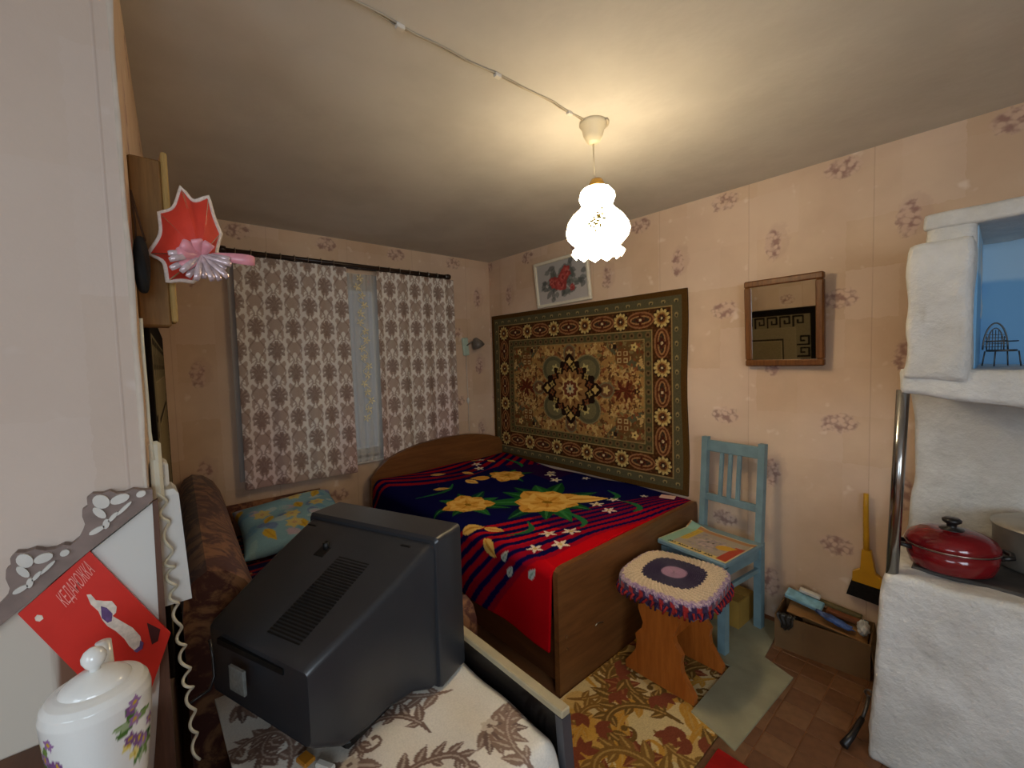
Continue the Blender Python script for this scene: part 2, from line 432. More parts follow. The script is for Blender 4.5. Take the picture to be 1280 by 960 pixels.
# plush blanket: lies across the bed and hangs over the near side
BX0, BX1 = .175, 1.982
def blanket_pos(U, V):
    x = BX0+(BX1-BX0)*U; s = V*1.60                       # arc length across the bed
    flat = 1.209; R = .055; arc = R*PI/2
    t = np.clip((s-flat)/arc, 0, 1)*PI/2; dn = np.clip(s-flat-arc, 0, 9)
    y = -.036-np.minimum(s, flat)-R*np.sin(t); z = .572-R*(1-np.cos(t))-dn
    y -= dn*(.05+.03*np.sin(x*14))*np.where(dn > 0, 1, 0)
    z += .006*np.sin(x*5+y*3)*(1-t/2)+.004*np.sin(x*13-y*9)*(1-t/PI*2)
    z += .03*np.exp(-((x-.25)/.25)**2)*(1-t/PI*2)           # pillows under the head end
    foot = np.clip((x-1.80)/.18, 0, 1); z -= dn*0+foot**2*.008
    return x, y, z
def blanket_paint(U, V):
    x = BX0+(BX1-BX0)*U; y = -.045-V*1.60
    p = Paint(x, y, (14, 14, 70)); rr = random.Random(4)
    # head end: fan of red and wine stripes
    q = x*1.0+.25*np.sin(y*2.2)+.10*(y+.6)**2; band = (np.sin(q*2*PI/.092) > .05) & (x < .72+.28*y+.12*np.sin(y*5))
    p.fill(band, (120, 10, 34)); p.fill(band & (x < .30), (170, 16, 32)); p.fill(band & (y < -.9), (150, 22, 36), .8)
    m = (x < .95) & (y > -.45) & (x+y*.6 < .62); p.fill(m & band, (150, 12, 34))
    p.fill((x < 1.05) & (y > -.32) & ~band & (x > .5), (52, 12, 56), .6)
    # foot end: stripes curving round the red corner
    xb = 1.90+np.where(y > -1.25, .10, .72)*(y+1.25); sc_ = .30+.70*np.clip(-y/1.25, 0, 1.25); d = (xb-x)/sc_+.012*np.sin(y*9)
    foot = (d > 0) & (d < .56); st = (d/.082) % 1 < .56-.45*np.clip(d-.2, 0, 1)
    p.fill(foot & st, (118, 10, 44)); p.fill(foot & st & (y < -.95), (176, 18, 34)); p.fill(foot & st & (d < .2), (150, 12, 36))
    p.fill(d < .012, (190, 10, 22))
    # leaves
    GR = [(24, 78, 40), (36, 100, 48), (18, 62, 46)]
    def leaves(cx, cy, n, r, rot=0):
        for i in range(n): p.petal(cx, cy, rot+2*PI*i/n+rr.uniform(-.2, .2), r*rr.uniform(.8, 1.1), r*.16, GR[i % 3], (60, 130, 70), .8)
    leaves(1.34, -.66, 11, .40, .2); leaves(1.06, -1.07, 8, .26, .5); leaves(.74, -.46, 6, .2, 1.1)
    for a, b in (((.62, -.9), (.72, -1.25)), ((1.55, -.75), (1.78, -.86)), ((1.52, -1.0), (1.58, -1.2)), ((1.62, -.42), (1.52, -.26)), ((1.70, -.38), (1.86, -.48)), ((.35, -.20), (.62, -.22))):
        ax_, ay = a; bx_, by = b
        p.stroke([(ax_+(bx_-ax_)*t+.06*math.sin(t*PI), ay+(by-ay)*t+.03*math.sin(t*PI)) for t in np.linspace(0, 1, 9)], lambda t: .014*np.sin(np.clip(t, .04, .96)*PI)+.004, (40, 110, 62))
    # yellow flowers
    Y1, Y2, Y3 = (226, 170, 74), (240, 196, 104), (196, 128, 40)
    def peony(cx, cy, r, rot):
        for i in range(7): p.petal(cx, cy, rot+2*PI*i/7, r*(1.05 if i % 2 else .88), r*.36, Y1, Y3, 1.5)
        for i in range(6): p.petal(cx, cy, rot+.4+2*PI*i/6, r*.78, r*.28, Y2, Y1, 1.5)
        for i in range(5): p.petal(cx, cy, rot+.1+2*PI*i/5, r*.50, r*.19, Y1, Y3, 1.5)
        p.ell(cx, cy, r*.15, r*.10, rot, (150, 110, 30))
    peony(1.36, -.68, .235, .35); p.petal(1.42, -.56, .75, .26, .075, Y2, Y3, .7)
    peony(1.06, -1.08, .165, .1)
    peony(.74, -.48, .15, .8); p.petal(.70, -.62, -2.2, .15, .05, Y1, Y3)
    for cx, cy, l_, a in ((.48, -.66, .11, .3), (.68, -.77, .13, .2), (.36, -.86, .12, 1.2), (.65, -1.01, .12, 1.0), (1.37, -1.27, .14, .9), (1.47, -1.2, .12, .5), (1.56, -1.33, .13, -.5), (.24, -.42, .07, .5), (.36, -.33, .09, .2)):
        p.petal(cx-l_/2*math.cos(a), cy-l_/2*math.sin(a), a, l_, l_*.26, Y2, Y3, .8)
    for cx, cy, r in ((1.715, -1.041, .05), (1.783, -.945, .055), (1.85, -1.1, .05), (1.795, -1.215, .045), (1.632, -.53, .05), (1.652, -.387, .045), (1.75, -.57, .045), (.26, -.37, .04), (.35, -.48, .045), (.44, -.52, .045), (.95, -.22, .05), (1.06, -.28, .05), (.9, -.16, .04), (1.2, -.10, .035), (1.75, -.2, .03)):
        p.flower(cx, cy, 5, r, r*.2, (236, 226, 206), (214, 196, 120), rr.random())
    for cx, cy in ((1.70, -1.42), (1.66, -1.36), (1.85, -1.38)): p.petal(cx, cy, 1.0, .07, .018, (196, 204, 196), (90, 130, 100))
    return p.C
M_PLUSH = vmat('plush_blanket', .95, .03, .25, 500)
tag(grid('blanket', 300, 250, blanket_pos, blanket_paint, M_PLUSH, back=lambda U, V: np.stack([np.zeros_like(U), np.where(V > .77, .012, 0.), np.where(V > .77, 0., -.014)], 1)),
    'navy and red plush blanket printed with big yellow flowers spread on the bed', 'blanket')
tag(MB().bbox(-.045, .045, -.03, .03, 0, .004, .001, Matrix.Translation((1.87, -.115, .578)) @ Matrix.Rotation(.3, 4, 'Z')).build('paper_note', plain('pink_paper', (226, 186, 170), .7, .2, var=.05)),
    'small pink slip of paper on the blanket by the wall rug', 'paper')

# ================================================================ WALL RUG
def rug_paint(U, V):
    W_, H_ = 1.91, 1.288; x = U*W_; y = V*H_; cx, cy = W_/2, H_/2
    p = Paint(x, y, (84, 58, 26)); rr = random.Random(2)
    dx = np.minimum(x, W_-x); dy = np.minimum(y, H_-y); e = np.minimum(dx, dy)
    p.fill(e > .035, (88, 82, 58)); p.fill(e > .095, (150, 126, 80)); p.fill(e > .102, (74, 44, 22))
    p.fill(e > .235, (150, 128, 80)); p.fill(e > .243, (82, 76, 48)); p.fill(e > .292, (146, 122, 76)); p.fill(e > .30, (164, 124, 70))
    # little hooks in the outer guard
    def ring(off, step, fn):
        nx = max(2, int(round((W_-2*off)/step))); ny = max(2, int(round((H_-2*off)/step)))
        for i in range(nx+1):
            for yy in (off, H_-off): fn(off+(W_-2*off)*i/nx, yy, 0 if yy == off else PI)
        for j in range(1, ny):
            for xx in (off, W_-off): fn(xx, off+(H_-2*off)*j/ny, PI/2)
    def hook(x_, y_, a):
        p.ell(x_, y_, .016, .012, a, (150, 132, 86)); p.ell(x_, y_-.004, .008, .007, a, (66, 60, 44))
    ring(.066, .088, hook)
    # main border: rosettes and long cartouches
    nX, nY = 5, 3; o = .168
    def rosette(x_, y_):
        p.ell(x_, y_, .068, .068, 0, (48, 30, 18)); [p.ell(x_+.046*math.cos(k*PI/6), y_+.046*math.sin(k*PI/6), .0155, .0105, k*PI/6, (204, 180, 112)) for k in range(12)]; p.ell(x_, y_, .040, .040, 0, (176, 140, 78))
        p.ell(x_, y_, .03, .03, 0, (110, 62, 34)); p.flower(x_, y_, 6, .026, .007, (52, 40, 30)); p.ell(x_, y_, .007, .007, 0, (220, 200, 150))
    def cart(x_, y_, h, l_):
        a = 0 if h else PI/2
        p.ell(x_, y_, l_, .056, a, (150, 104, 66)); p.ell(x_, y_, l_*.9, .044, a, (92, 48, 28)); p.ell(x_, y_, l_*.78, .030, a, (164, 120, 74))
        p.ell(x_, y_, l_*.66, .02, a, (60, 48, 36)); p.flower(x_, y_, 4, .04, .011, (78, 34, 24), (206, 186, 140), 0)
    for yy in (o, H_-o):
        for i in range(nX+1): rosette(o+(W_-2*o)*i/nX, yy)
        for i in range(nX): cart(o+(W_-2*o)*(i+.5)/nX, yy, True, .105)
    for xx in (o, W_-o):
        for j in range(1, nY): rosette(xx, o+(H_-2*o)*j/nY)
        for j in range(nY): cart(xx, o+(H_-2*o)*(j+.5)/nY, False, .098)
    mb = (e > .102) & (e < .235); n1 = (np.sin(x*151)*np.sin(y*149) > .55); p.fill(mb & n1, (118, 74, 40), .5)
    # small squares in the inner guard
    ring(.268, .062, lambda a, b, c: (p.ell(a, b, .021, .021, 0, (112, 90, 56)), p.ell(a, b, .009, .009, 0, (58, 40, 28))))
    # field: mottled gold with a heap of little flowers
    fld = e > .30
    ax_ = np.abs(x-cx)/(W_/2-.3); ay_ = np.abs(y-cy)/(H_/2-.3)
    corner = fld & (((1-ax_)/.50)**1.3+((1-ay_)/.62)**1.3 < 1); 
    p.fill(corner, (104, 78, 44)); p.fill(corner & (((1-ax_)/.42)**1.3+((1-ay_)/.52)**1.3 > .9), (92, 88, 62))
    cols = [(112, 64, 36), (98, 66, 38), (190, 156, 98), (128, 112, 68), (136, 80, 48), (198, 164, 100)]
    for i in range(420):
        fx, fy = rr.uniform(.31, cx), rr.uniform(.31, cy); c = cols[rr.randrange(6)]; r = rr.uniform(.012, .027); k = rr.random()
        for sx in (0, 1):
            for sy in (0, 1):
                X_, Y_ = (W_-fx if sx else fx), (H_-fy if sy else fy)
                if k < .5: p.flower(X_, Y_, 4, r, r*.3, c, None, k*6)
                else: p.ell(X_, Y_, r*.7, r*.4, k*9, c)
    for sx in (-1, 1):
        for sy in (-1, 1):
            X_, Y_ = cx+sx*.485, cy+sy*.235; p.ell(X_, Y_, .062, .058, 0, (116, 74, 40))
            for a in (-1, 1):
                for b in (-1, 1):
                    q = np.maximum(np.abs(x-X_-a*.026), np.abs(y-Y_-b*.024)); p.fill((q < .016) & (q > .010), (190, 166, 112))
            p.flower(cx+sx*.58, cy+sy*.30, 5, .034, .010, (206, 180, 110), (60, 36, 24)); p.ell(cx+sx*.42, cy+sy*.31, .018, .018, 0, (48, 34, 26))
    # palmettes left and right of the medallion
    for sx in (-1, 1):
        X_ = cx+sx*.50
        p.stroke([(X_-.10, cy), (X_+.10, cy)], .007, (78, 38, 24))
        for i in range(9): p.petal(X_+rr.uniform(-.04, .04), cy, 2*PI*i/9, .085, .016, (104, 48, 30), (58, 34, 22), .9)
        for t in (-.1, .1): p.flower(X_+t, cy, 5, .028, .008, (60, 36, 26), (190, 156, 90))
    # medallion
    an = np.arctan2(y-cy, x-cx); r = np.hypot((x-cx)/1.14, (y-cy)*1.0)
    for k in range(4):
        a = PI/4+k*PI/2; X_, Y_ = cx+.215*math.cos(a), cy+.215*math.sin(a)
        for s_, c in ((.112, (132, 118, 82)), (.102, (92, 88, 62)), (.075, (116, 106, 72))): p.ell(X_+.03*math.cos(a), Y_, s_*1.1, s_*.98, 0, c)
        p.flower(X_, Y_, 6, .045, .012, (196, 178, 112), (70, 60, 40), a)
    for k in range(4):
        a = k*PI/2; X_, Y_ = cx+.345*math.cos(a), cy+.275*math.sin(a)
        p.ell(X_, Y_, .07, .06, a, (120, 108, 78)); p.ell(X_, Y_, .058, .048, a, (112, 76, 50)); p.flower(X_, Y_, 5, .035, .010, (198, 172, 110), None, a)
    star = r < .20+.055*np.abs(np.cos(2*an))**5+.018*np.cos(16*an); p.fill(star, (38, 24, 16))
    for k in range(4):
        a = k*PI/2; p.petal(cx+.19*math.cos(a), cy+.16*math.sin(a), a, .12, .05, (40, 24, 16), None, 1.0); p.flower(cx+.245*math.cos(a), cy+.21*math.sin(a), 4, .035, .012, (200, 168, 96), None, a)
    for k in range(16):
        a = k*PI/8+.2; p.flower(cx+.196*math.cos(a), cy+.172*math.sin(a), 4, .030, .009, (176, 148, 84) if k % 2 else (126, 72, 42), (60, 66, 40), a)
    p.fill(r < .142+.012*np.cos(16*an), (150, 108, 62))
    for k in range(16): p.petal(cx+.05*math.cos(k*PI/8), cy+.05*math.sin(k*PI/8), k*PI/8, .085, .012, (96, 54, 30) if k % 2 else (210, 176, 104))
    p.fill(r < .078+.006*np.cos(10*an), (206, 176, 110)); p.fill(r < .064+.006*np.cos(10*an), (112, 58, 40))
    p.flower(cx, cy, 8, .05, .011, (196, 178, 132), (80, 90, 80))
    p.C *= (0.86+.28*nrng.random(len(x)))[:, None]
    return p.C
M_RUG = vmat('woven_rug', .95, .05, .35, 420)
RX0, RX1, RZ0, RZ1 = .043, 1.951, .575, 1.876
tag(grid('wall_rug', 460, 312, lambda U, V: (RX0+(RX1-RX0)*U+.006*np.sin(V*9)*np.where(U > .98, 1, 0), -.016-.004*np.sin(U*11)*np.sin(V*4+1), RZ0+(RZ1-RZ0)*V), rug_paint, M_RUG, back=(0, .014, 0)),
    'oriental rug with round medallion and rosette border hung on the wall above the bed', 'rug')

# ================================================================ ROSE PICTURE
P0, P1 = at(674, 383, 1, -.02), at(742, 378, 1, -.02)
px0, px1, pz0, pz1 = .668, 1.228, 1.885, 2.245
pic = thing('framed_picture', 'picture of red roses in a thin white frame above the rug', 'picture', (px0, 0, pz0))
pic.matrix_world = Matrix.Translation((px0, -.006, pz0)) @ Matrix.Rotation(math.radians(-1.2), 4, 'Y') @ Matrix.Rotation(math.radians(5), 4, 'X')
pw, ph = px1-px0, pz1-pz0
m = MB(); fw_ = .024
M_FRW = plain('ivory_frame', (226, 220, 200), .35, .5, var=.05)
for b in ((0, pw, 0, fw_), (0, pw, ph-fw_, ph), (0, fw_, fw_, ph-fw_), (pw-fw_, pw, fw_, ph-fw_)): m.bbox(b[0], b[1], -.024, 0, b[2], b[3], .004)
m.build('frame', M_FRW, pic)
def rose_paint(U, V):
    x = U*pw; y = V*ph; p = Paint(x, y, (182, 180, 178)); rr = random.Random(5)
    p.fill(y < .12, (196, 190, 186)); 
    for i in range(70): p.petal(pw*.5+rr.gauss(0, .10), ph*.5+rr.gauss(0, .055), rr.uniform(0, 6.3), rr.uniform(.05, .11), .022, ((88, 94, 90), (104, 112, 106), (70, 76, 74))[i % 3], None, .9, .7)
    for cx, cy, r in ((.21, .17, .06), (.27, .15, .07), (.34, .25, .06), (.39, .11, .034), (.30, .21, .055), (.17, .19, .04)):
        for k in range(4):
            n = 7-k
            for i in range(n): p.petal(cx, cy, rr.random()*6.3, r*(1-.22*k), r*(.36-.06*k), ((158, 60, 58), (186, 78, 72), (198, 104, 94), (140, 46, 48))[k], None, 1.2)
    return p.C
grid('canvas', 90, 60, lambda U, V: (.02+U*(pw-.04), 0*U-.010, .02+V*(ph-.04)), rose_paint, vmat('picture_print', .35, .4), pic, back=(0, .006, 0))

# ================================================================ MIRROR
M_MIRROR = G('mirror_silver', .02, .5, 1.0).color((.82, .83, .80)).mat
M_MFRAME = wood('mirror_frame_wood', (92, 54, 22), (122, 76, 34), 'z', 2, .4, .4)
mir = thing('wall_mirror', 'small rectangular mirror in a brown wooden frame on the wallpaper', 'mirror', (2.483, -.03, 1.39))
mir.matrix_world = Matrix.Translation((2.483, -.042, 1.395)) @ Matrix.Rotation(math.radians(-1.6), 4, 'Z') @ Matrix.Rotation(math.radians(3.2), 4, 'X')
m = MB(); a = .182; hh = .457; t = .034
for b in ((-a, a, 0, t), (-a, a, hh-t, hh), (-a, -a+t, t, hh-t), (a-t, a, t, hh-t)): m.bbox(b[0], b[1], -.012, .022, b[2], b[3], .006)
m.build('frame', M_MFRAME, mir)
MB().box(-a+t-.005, a-t+.005, -.002, .003, t-.005, hh-t+.005).build('glass', M_MIRROR, mir)

# ================================================================ CURTAINS
def damask(x, y, P=.235, Q=.300, warm=True):
    """ogee damask: brown palmettes and scrolls on a silvery ground"""
    white = np.array(L(236, 231, 224)); brown = np.array(L(150, 130, 120)); mid = np.array(L(184, 166, 154))
    C = np.tile(mid, (len(x), 1))
    acc = np.zeros(len(x)); dark = np.zeros(len(x))
    for hx, hy in ((0, 0), (P/2, Q/2)):
        u = ((x-hx)/P+.5) % 1-.5; v = ((y-hy)/Q+.5) % 1-.5
        U_ = np.abs(u)*P; V_ = v*Q
        # pale scrolled collar round the palmette
        r = np.hypot(U_/.062, (V_+.012)/.072); an = np.arctan2(V_, U_)
        rag = .10*np.sin(an*9+r*5)
        acc = np.maximum(acc, ((r+rag > .84) & (r+rag < 1.22) & (V_ < .06)).astype(float))
        acc = np.maximum(acc, (((U_-.020)/.016)**2+((V_-.072)/.034)**2 < 1).astype(float)*(np.sin(V_*260+U_*200) > -.7))
        acc = np.maximum(acc, (((U_)/.018)**2+((V_-.098)/.03)**2 < 1).astype(float))
        acc = np.maximum(acc, ((np.abs(U_-.050-.016*np.sin(V_*46)) < .010) & (V_ > -.13) & (V_ < .02)).astype(float))
        # palmette: fan of leaves
        fan = r < .66+.24*np.cos(an*9)
        dark = np.maximum(dark, (fan & (V_ > -.055)).astype(float))
        for k in range(4):
            a0 = .25+k*.42; q = (U_*math.cos(a0)+(V_+.03)*math.sin(a0)); w_ = np.abs(-U_*math.sin(a0)+(V_+.03)*math.cos(a0))
            acc = np.maximum(acc, ((q > .012) & (q < .046) & (w_ < .0030)).astype(float)*.7)
        dark = np.maximum(dark, ((np.abs(U_-.088+.02*np.cos(V_*42)) < .006)).astype(float)*.8)
    acc *= (1-dark*.9)
    C = C*(1-dark[:, None])+brown*dark[:, None]
    C = C*(1-acc[:, None])+white*acc[:, None]
    return C
M_CURT = vmat('damask_curtain', .75, .25, .1, 300)
def curtain(name, label, y0, y1, z0a, z0b, z1, ph_):
    W_ = abs(y1-y0)
    def pos(U, V):
        y = y0+(y1-y0)*U; zb = z0a+(z0b-z0a)*U; z = zb+(z1-zb)*V
        x = .083+.010*np.sin(U*W_*30+ph_)*(.4+.6*(1-V))+.005*np.sin(U*W_*62+V*2)+.012*(1-V)
        y = y+.02*(1-V)*(U-.5)
        return x, y, z
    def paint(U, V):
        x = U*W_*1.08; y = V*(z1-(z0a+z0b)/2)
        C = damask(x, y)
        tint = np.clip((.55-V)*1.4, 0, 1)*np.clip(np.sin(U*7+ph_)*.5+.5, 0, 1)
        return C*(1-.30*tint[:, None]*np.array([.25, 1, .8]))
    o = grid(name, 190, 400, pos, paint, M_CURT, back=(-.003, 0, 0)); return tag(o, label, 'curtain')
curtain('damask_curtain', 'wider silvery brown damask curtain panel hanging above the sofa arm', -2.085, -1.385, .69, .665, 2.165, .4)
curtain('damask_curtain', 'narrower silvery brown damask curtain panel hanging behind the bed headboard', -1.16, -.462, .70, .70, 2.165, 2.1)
def g_tulle():
    g = G('sheer_tulle', .8, .1); g.color(L(196, 193, 188))
    t = g.n.new('ShaderNodeBsdfTransparent'); mx = g.n.new('ShaderNodeMixShader')
    x, y, z = g.xyz(g.coord()); s_ = (y*95).op('SINE'); g.l(g.ss(s_, -1, 1)*.2+.56, mx.inputs[0])
    g.t.links.new(t.outputs[0], mx.inputs[1]); g.t.links.new(g.b.outputs[0], mx.inputs[2]); g.t.links.new(mx.outputs[0], g.n['Material Output'].inputs[0])
    return g.mat
tag(grid('tulle_curtain', 260, 30, lambda U, V: (.050+.006*np.sin(U*190)+.003*np.sin(U*71), -2.115+1.63*U, .735+1.40*V+.012*np.sin(U*9)*(1-V)), None, g_tulle()),
    'sheer white tulle curtain across the window behind the damask panels', 'curtain')
M_ROD = wood('dark_rod_wood', (34, 22, 16), (56, 38, 28), 'y', 3, .35, .45)
rod = thing('curtain_rod', 'long dark wooden double curtain rod above the window', 'curtain rod', (.1, -1.3, 2.18))
Mr = Matrix.Translation((-.1, 1.3, -2.18))
for xx, zz in ((.083, 2.188), (.05, 2.184)): MB().cyl((xx, -2.13, zz-.004), (xx, -.515, zz), .0145, n=14).build('pole', M_ROD, rod, True, Mr)
for yy in (-2.135, -.512):
    MB().lathe([(.012, -.02), (.021, -.016), (.023, 0), (.021, .016), (.012, .02)], 16, Matrix.Translation((.083, yy, 2.187)) @ Matrix.Rotation(PI/2, 4, 'X')).build('finial', M_ROD, rod, True, Mr)
for yy in (-2.06, -1.28, -.56): MB().box(-.004, .083, yy-.01, yy+.01, 2.172, 2.19).build('bracket', M_ROD, rod, M=Mr)
for i in range(19):
    yy = -2.07+i*.085
    if -1.39 < yy < -1.17: continue
    MB().tube([(.083+.019*math.cos(a_), yy, 2.187+.019*math.sin(a_)) for a_ in np.linspace(0, 2*PI, 12, endpoint=False)], .0022, 5, True).build('ring', M_BOLT, rod, M=Mr)
# garland of little flowers pinned to the tulle
M_GAR = plain('cream_petal', (228, 214, 170), .5, .3, var=.1)
gar = thing('garland', 'string of small cream paper flowers pinned to the tulle', 'garland', (.09, -1.28, 1.05))
Mg = Matrix.Translation((-.09, 1.28, -1.05)); path = []
for i in range(66):
    t = i/65; path.append((.070, -1.285+.10*t*.3+.024*math.sin(i*1.15), 2.10-1.06*t))
MB().tube(path, .0028, 5).build('string', M_GAR, gar, M=Mg)
fm = None
for i in range(17):
    x, y, z = path[4*i]
    m = MB()
    for k in range(5):
        a_ = k*2*PI/5; m.add([(0, 0, 0), (.004, .020*math.cos(a_-.35), .020*math.sin(a_-.35)), (.008, .030*math.cos(a_), .030*math.sin(a_)), (.004, .020*math.cos(a_+.35), .020*math.sin(a_+.35))], [(0, 1, 2, 3)])
    if fm is None:
        o = m.build('flower', M_GAR, gar); fm = o.data
    else:
        o = bpy.data.objects.new('flower', fm); col.objects.link(o); o.parent = gar
    o.matrix_local = Mg @ Matrix.Translation((x+.004, y, z)) @ Matrix.Rotation(i*.7, 4, 'X')

# ================================================================ SCONCE WITH PULL CORD
M_MINT = plain('mint_plastic', (176, 198, 184), .35, .4, var=.05); M_GREYPL = plain('smoked_plastic', (108, 100, 92), .3, .5, var=.1)
q = at(588, 432, 0, .03)
scn = thing('wall_sconce', 'small mint green wall sconce with a pull cord in the room corner', 'sconce', (.0, q[1], q[2]-.08))
Ms = Matrix.Translation((0, 0, .08))
MB().bbox(0, .03, -.075, -.015, -.085, .075, .008, Ms @ Matrix.Rotation(.1, 4, 'X')).build('back_plate', M_MINT, scn)
MB().tube([(.03, -.04, .0), (.06, -.01, .03), (.075, .03, .045)], .006, 8).build('arm', M_GREYPL, scn, True, Ms)
MB().lathe([(.012, .05), (.02, .045), (.05, 0), (.058, -.035), (.054, -.035), (.046, 0), (.016, .042), (.010, .046)], 20, Ms @ Matrix.Translation((.08, .04, .02)) @ Matrix.Rotation(.5, 4, 'X')).build('shade', M_GREYPL, scn, True)
MB().tube([(.02, -.045, -.085), (.02, -.04, -.35), (.018, -.036, -.50), (.018, -.036, -.78)], .0025, 6).build('pull_cord', M_WHITE, scn, True, Ms)
MB().lathe([(.002, .03), (.010, .02), (.014, 0), (.010, -.02), (.002, -.03)], 12, Ms @ Matrix.Translation((.018, -.036, -.50))).build('cord_switch', M_WHITE, scn, True)

# ================================================================ PENDANT LAMP AND CEILING WIRE
lx, ly = 2.157, -1.18
lamp = thing('pendant_lamp', 'lit white glass pendant lamp with ruffled rim hanging from the ceiling', 'lamp', (lx, ly, H))
M_CREAM = plain('cream_plastic', (222, 212, 186), .4, .4, var=.04)
MB().lathe([(.0, 0), (.052, 0), (.053, -.012), (.046, -.018), (.038, -.05), (.026, -.074), (.012, -.082), (0, -.082)], 28).build('ceiling_rose', M_CREAM, lamp, True)
MB().tube([(0, 0, -.08), (.002, .0, -.16), (.006, .004, -.235)], .0035, 8).build('flex', M_CREAM, lamp, True)
off = Matrix.Translation((.009, .006, 0))
MB().lathe([(.0, -.218), (.022, -.220), (.030, -.235), (.034, -.252), (0, -.252)], 24, off).build('shade_cap', plain('brass_cap', (176, 140, 70), .3, .5, .9, .05), lamp, True)
def g_lamp():
    g = G('lit_opal_glass', .3, .5); co = g.coord()
    g.color((.95, .93, .88)); g.b.inputs['Emission Color'].default_value = (1.0, .78, .48, 1); g.b.inputs['Emission Strength'].default_value = LAMP_STRENGTH
    return g.mat
prof = [(.030, -.250), (.052, -.256), (.066, -.272), (.070, -.292), (.062, -.312), (.058, -.322), (.072, -.338), (.098, -.362), (.118, -.392), (.1245, -.418), (.118, -.444), (.098, -.466), (.082, -.478), (.086, -.490), (.096, -.503), (.100, -.512)]
n = 48; rings = []
for i, (r, z) in enumerate(prof):
    ring = []
    for k in range(n):
        a_ = 2*PI*k/n; f_ = max(0, (i-11)/4); rr_ = r*(1+.02*math.cos(a_*12)+.05*f_*math.cos(a_*12)); zz = z+f_*.010*math.cos(a_*12)
        ring.append((rr_*math.cos(a_)+.009, rr_*math.sin(a_)+.006, zz))
    rings.append(ring)
M_LIT = g_lamp()
MB().loft(rings, False).build('glass_shade', M_LIT, lamp, True)
# painted posy on the glass
m = MB(); M_POSY = plain('enamel_posy', (196, 170, 60), .4, .4, var=.6, scale=90)
pr = random.Random(1); dirc = math.atan2(CC[1]-ly, CC[0]-lx)
for i in range(26):
    a_ = dirc+pr.gauss(0, .11); zz = -.415+pr.gauss(0, .016); r = .1275-((zz+.418)/.09)**2*.03
    c = Vector((r*math.cos(a_)+.009, r*math.sin(a_)+.006, zz)); t1 = Vector((-math.sin(a_), math.cos(a_), 0))
    s_ = .005; g_ = pr.random()*6
    m.add([tuple(c+t1*s_*math.cos(g_+k*PI/3)+Vector((0, 0, s_*math.sin(g_+k*PI/3)))) for k in range(6)], [tuple(range(6))])
m.build('painted_posy', M_POSY, lamp)
M_WIRE = plain('painted_cable', (186, 176, 156), .5, .3, var=.1)
ck = [at(x, y, 2, H-.004) for x, y in ((728, 150), (712, 141), (690, 128), (655, 110), (622, 94), (580, 74), (540, 54), (500, 33), (455, 8), (400, -22), (330, -60))]
cw = []
for i in range(len(ck)-1):
    for t in (0, .5): cw.append(ck[i]*(1-t)+ck[i+1]*t)
wire = thing('ceiling_cable', 'thin painted cable clipped along the ceiling to the pendant lamp', 'cable', tuple(ck[4]))
Mw = Matrix.Translation(tuple(-ck[4]))
for k, s_ in enumerate((-.003, .003)):
    MB().tube([(p_[0]+s_+.003*math.sin(i*1.7+k), p_[1]+s_, H-.003) for i, p_ in enumerate(cw)], .0024, 6).build('strand', M_WIRE, wire, True, Mw)
for i in (1, 4, 7, 9): MB().bbox(ck[i][0]-.008, ck[i][0]+.008, ck[i][1]-.012, ck[i][1]+.012, H-.012, H, .002).build('clip', M_WHITE, wire, M=Mw)
MB().tube([(lx+.058*math.cos(a_), ly+.058*math.sin(a_), H-.006) for a_ in np.linspace(.2, 2.6, 14)], .005, 6).build('cable_loop', M_WIRE, wire, True, Mw)

# ================================================================ BLUE CHAIR
M_BLUE = plain('pale_blue_paint', (116, 142, 148), .45, .35, var=.10, scale=14, bump=.1, bscale=25)
ch = thing('painted_chair', 'pale blue painted wooden chair with slatted back against the wall', 'chair', (2.234, -.315, .0098), math.radians(-7))
W2 = .18; BK = .195; FT = -.20
def leg(x, y0, z1, y1=None, w=.019):
    y1 = y0 if y1 is None else y1; m = MB(); m.loft([[(x-w, y0-w, 0), (x+w, y0-w, 0), (x+w, y0+w, 0), (x-w, y0+w, 0)], [(x-w, y1-w, z1), (x+w, y1-w, z1), (x+w, y1+w, z1), (x-w, y1+w, z1)]]); return m
for x in (-W2+.02, W2-.02):
    leg(x, FT+.03, .425).build('leg', M_BLUE, ch)
    leg(x, BK-.02, .46).build('leg', M_BLUE, ch)
    m = MB(); w = .017; yb = BK-.02; m.loft([[(x-w, yb-w, .45), (x+w, yb-w, .45), (x+w, yb+w, .45), (x-w, yb+w, .45)], [(x-w, yb+.035-w, .977), (x+w, yb+.035-w, .977), (x+w, yb+.035+w, .977), (x-w, yb+.035+w, .977)]]); m.build('back_post', M_BLUE, ch)
MB().bbox(-W2-.012, W2+.012, FT-.01, BK-.035, .437, .465, .007).build('seat', M_BLUE, ch)
for y in (FT+.03, BK-.02): MB().bbox(-W2+.03, W2-.03, y-.009, y+.009, .375, .437, .002).build('apron', M_BLUE, ch)
for x in (-W2+.02, W2-.02):
    MB().bbox(x-.009, x+.009, FT+.045, BK-.035, .375, .437, .002).build('apron', M_BLUE, ch)
    MB().bbox(x-.009, x+.009, FT+.045, BK-.035, .30, .325, .002).build('stretcher', M_BLUE, ch)
MB().bbox(-W2+.03, W2-.03, BK+.003, BK+.025, .895, .96, .004).build('top_rail', M_BLUE, ch)
MB().bbox(-W2+.03, W2-.03, BK-.018, BK+.002, .612, .652, .003).build('lower_rail', M_BLUE, ch)
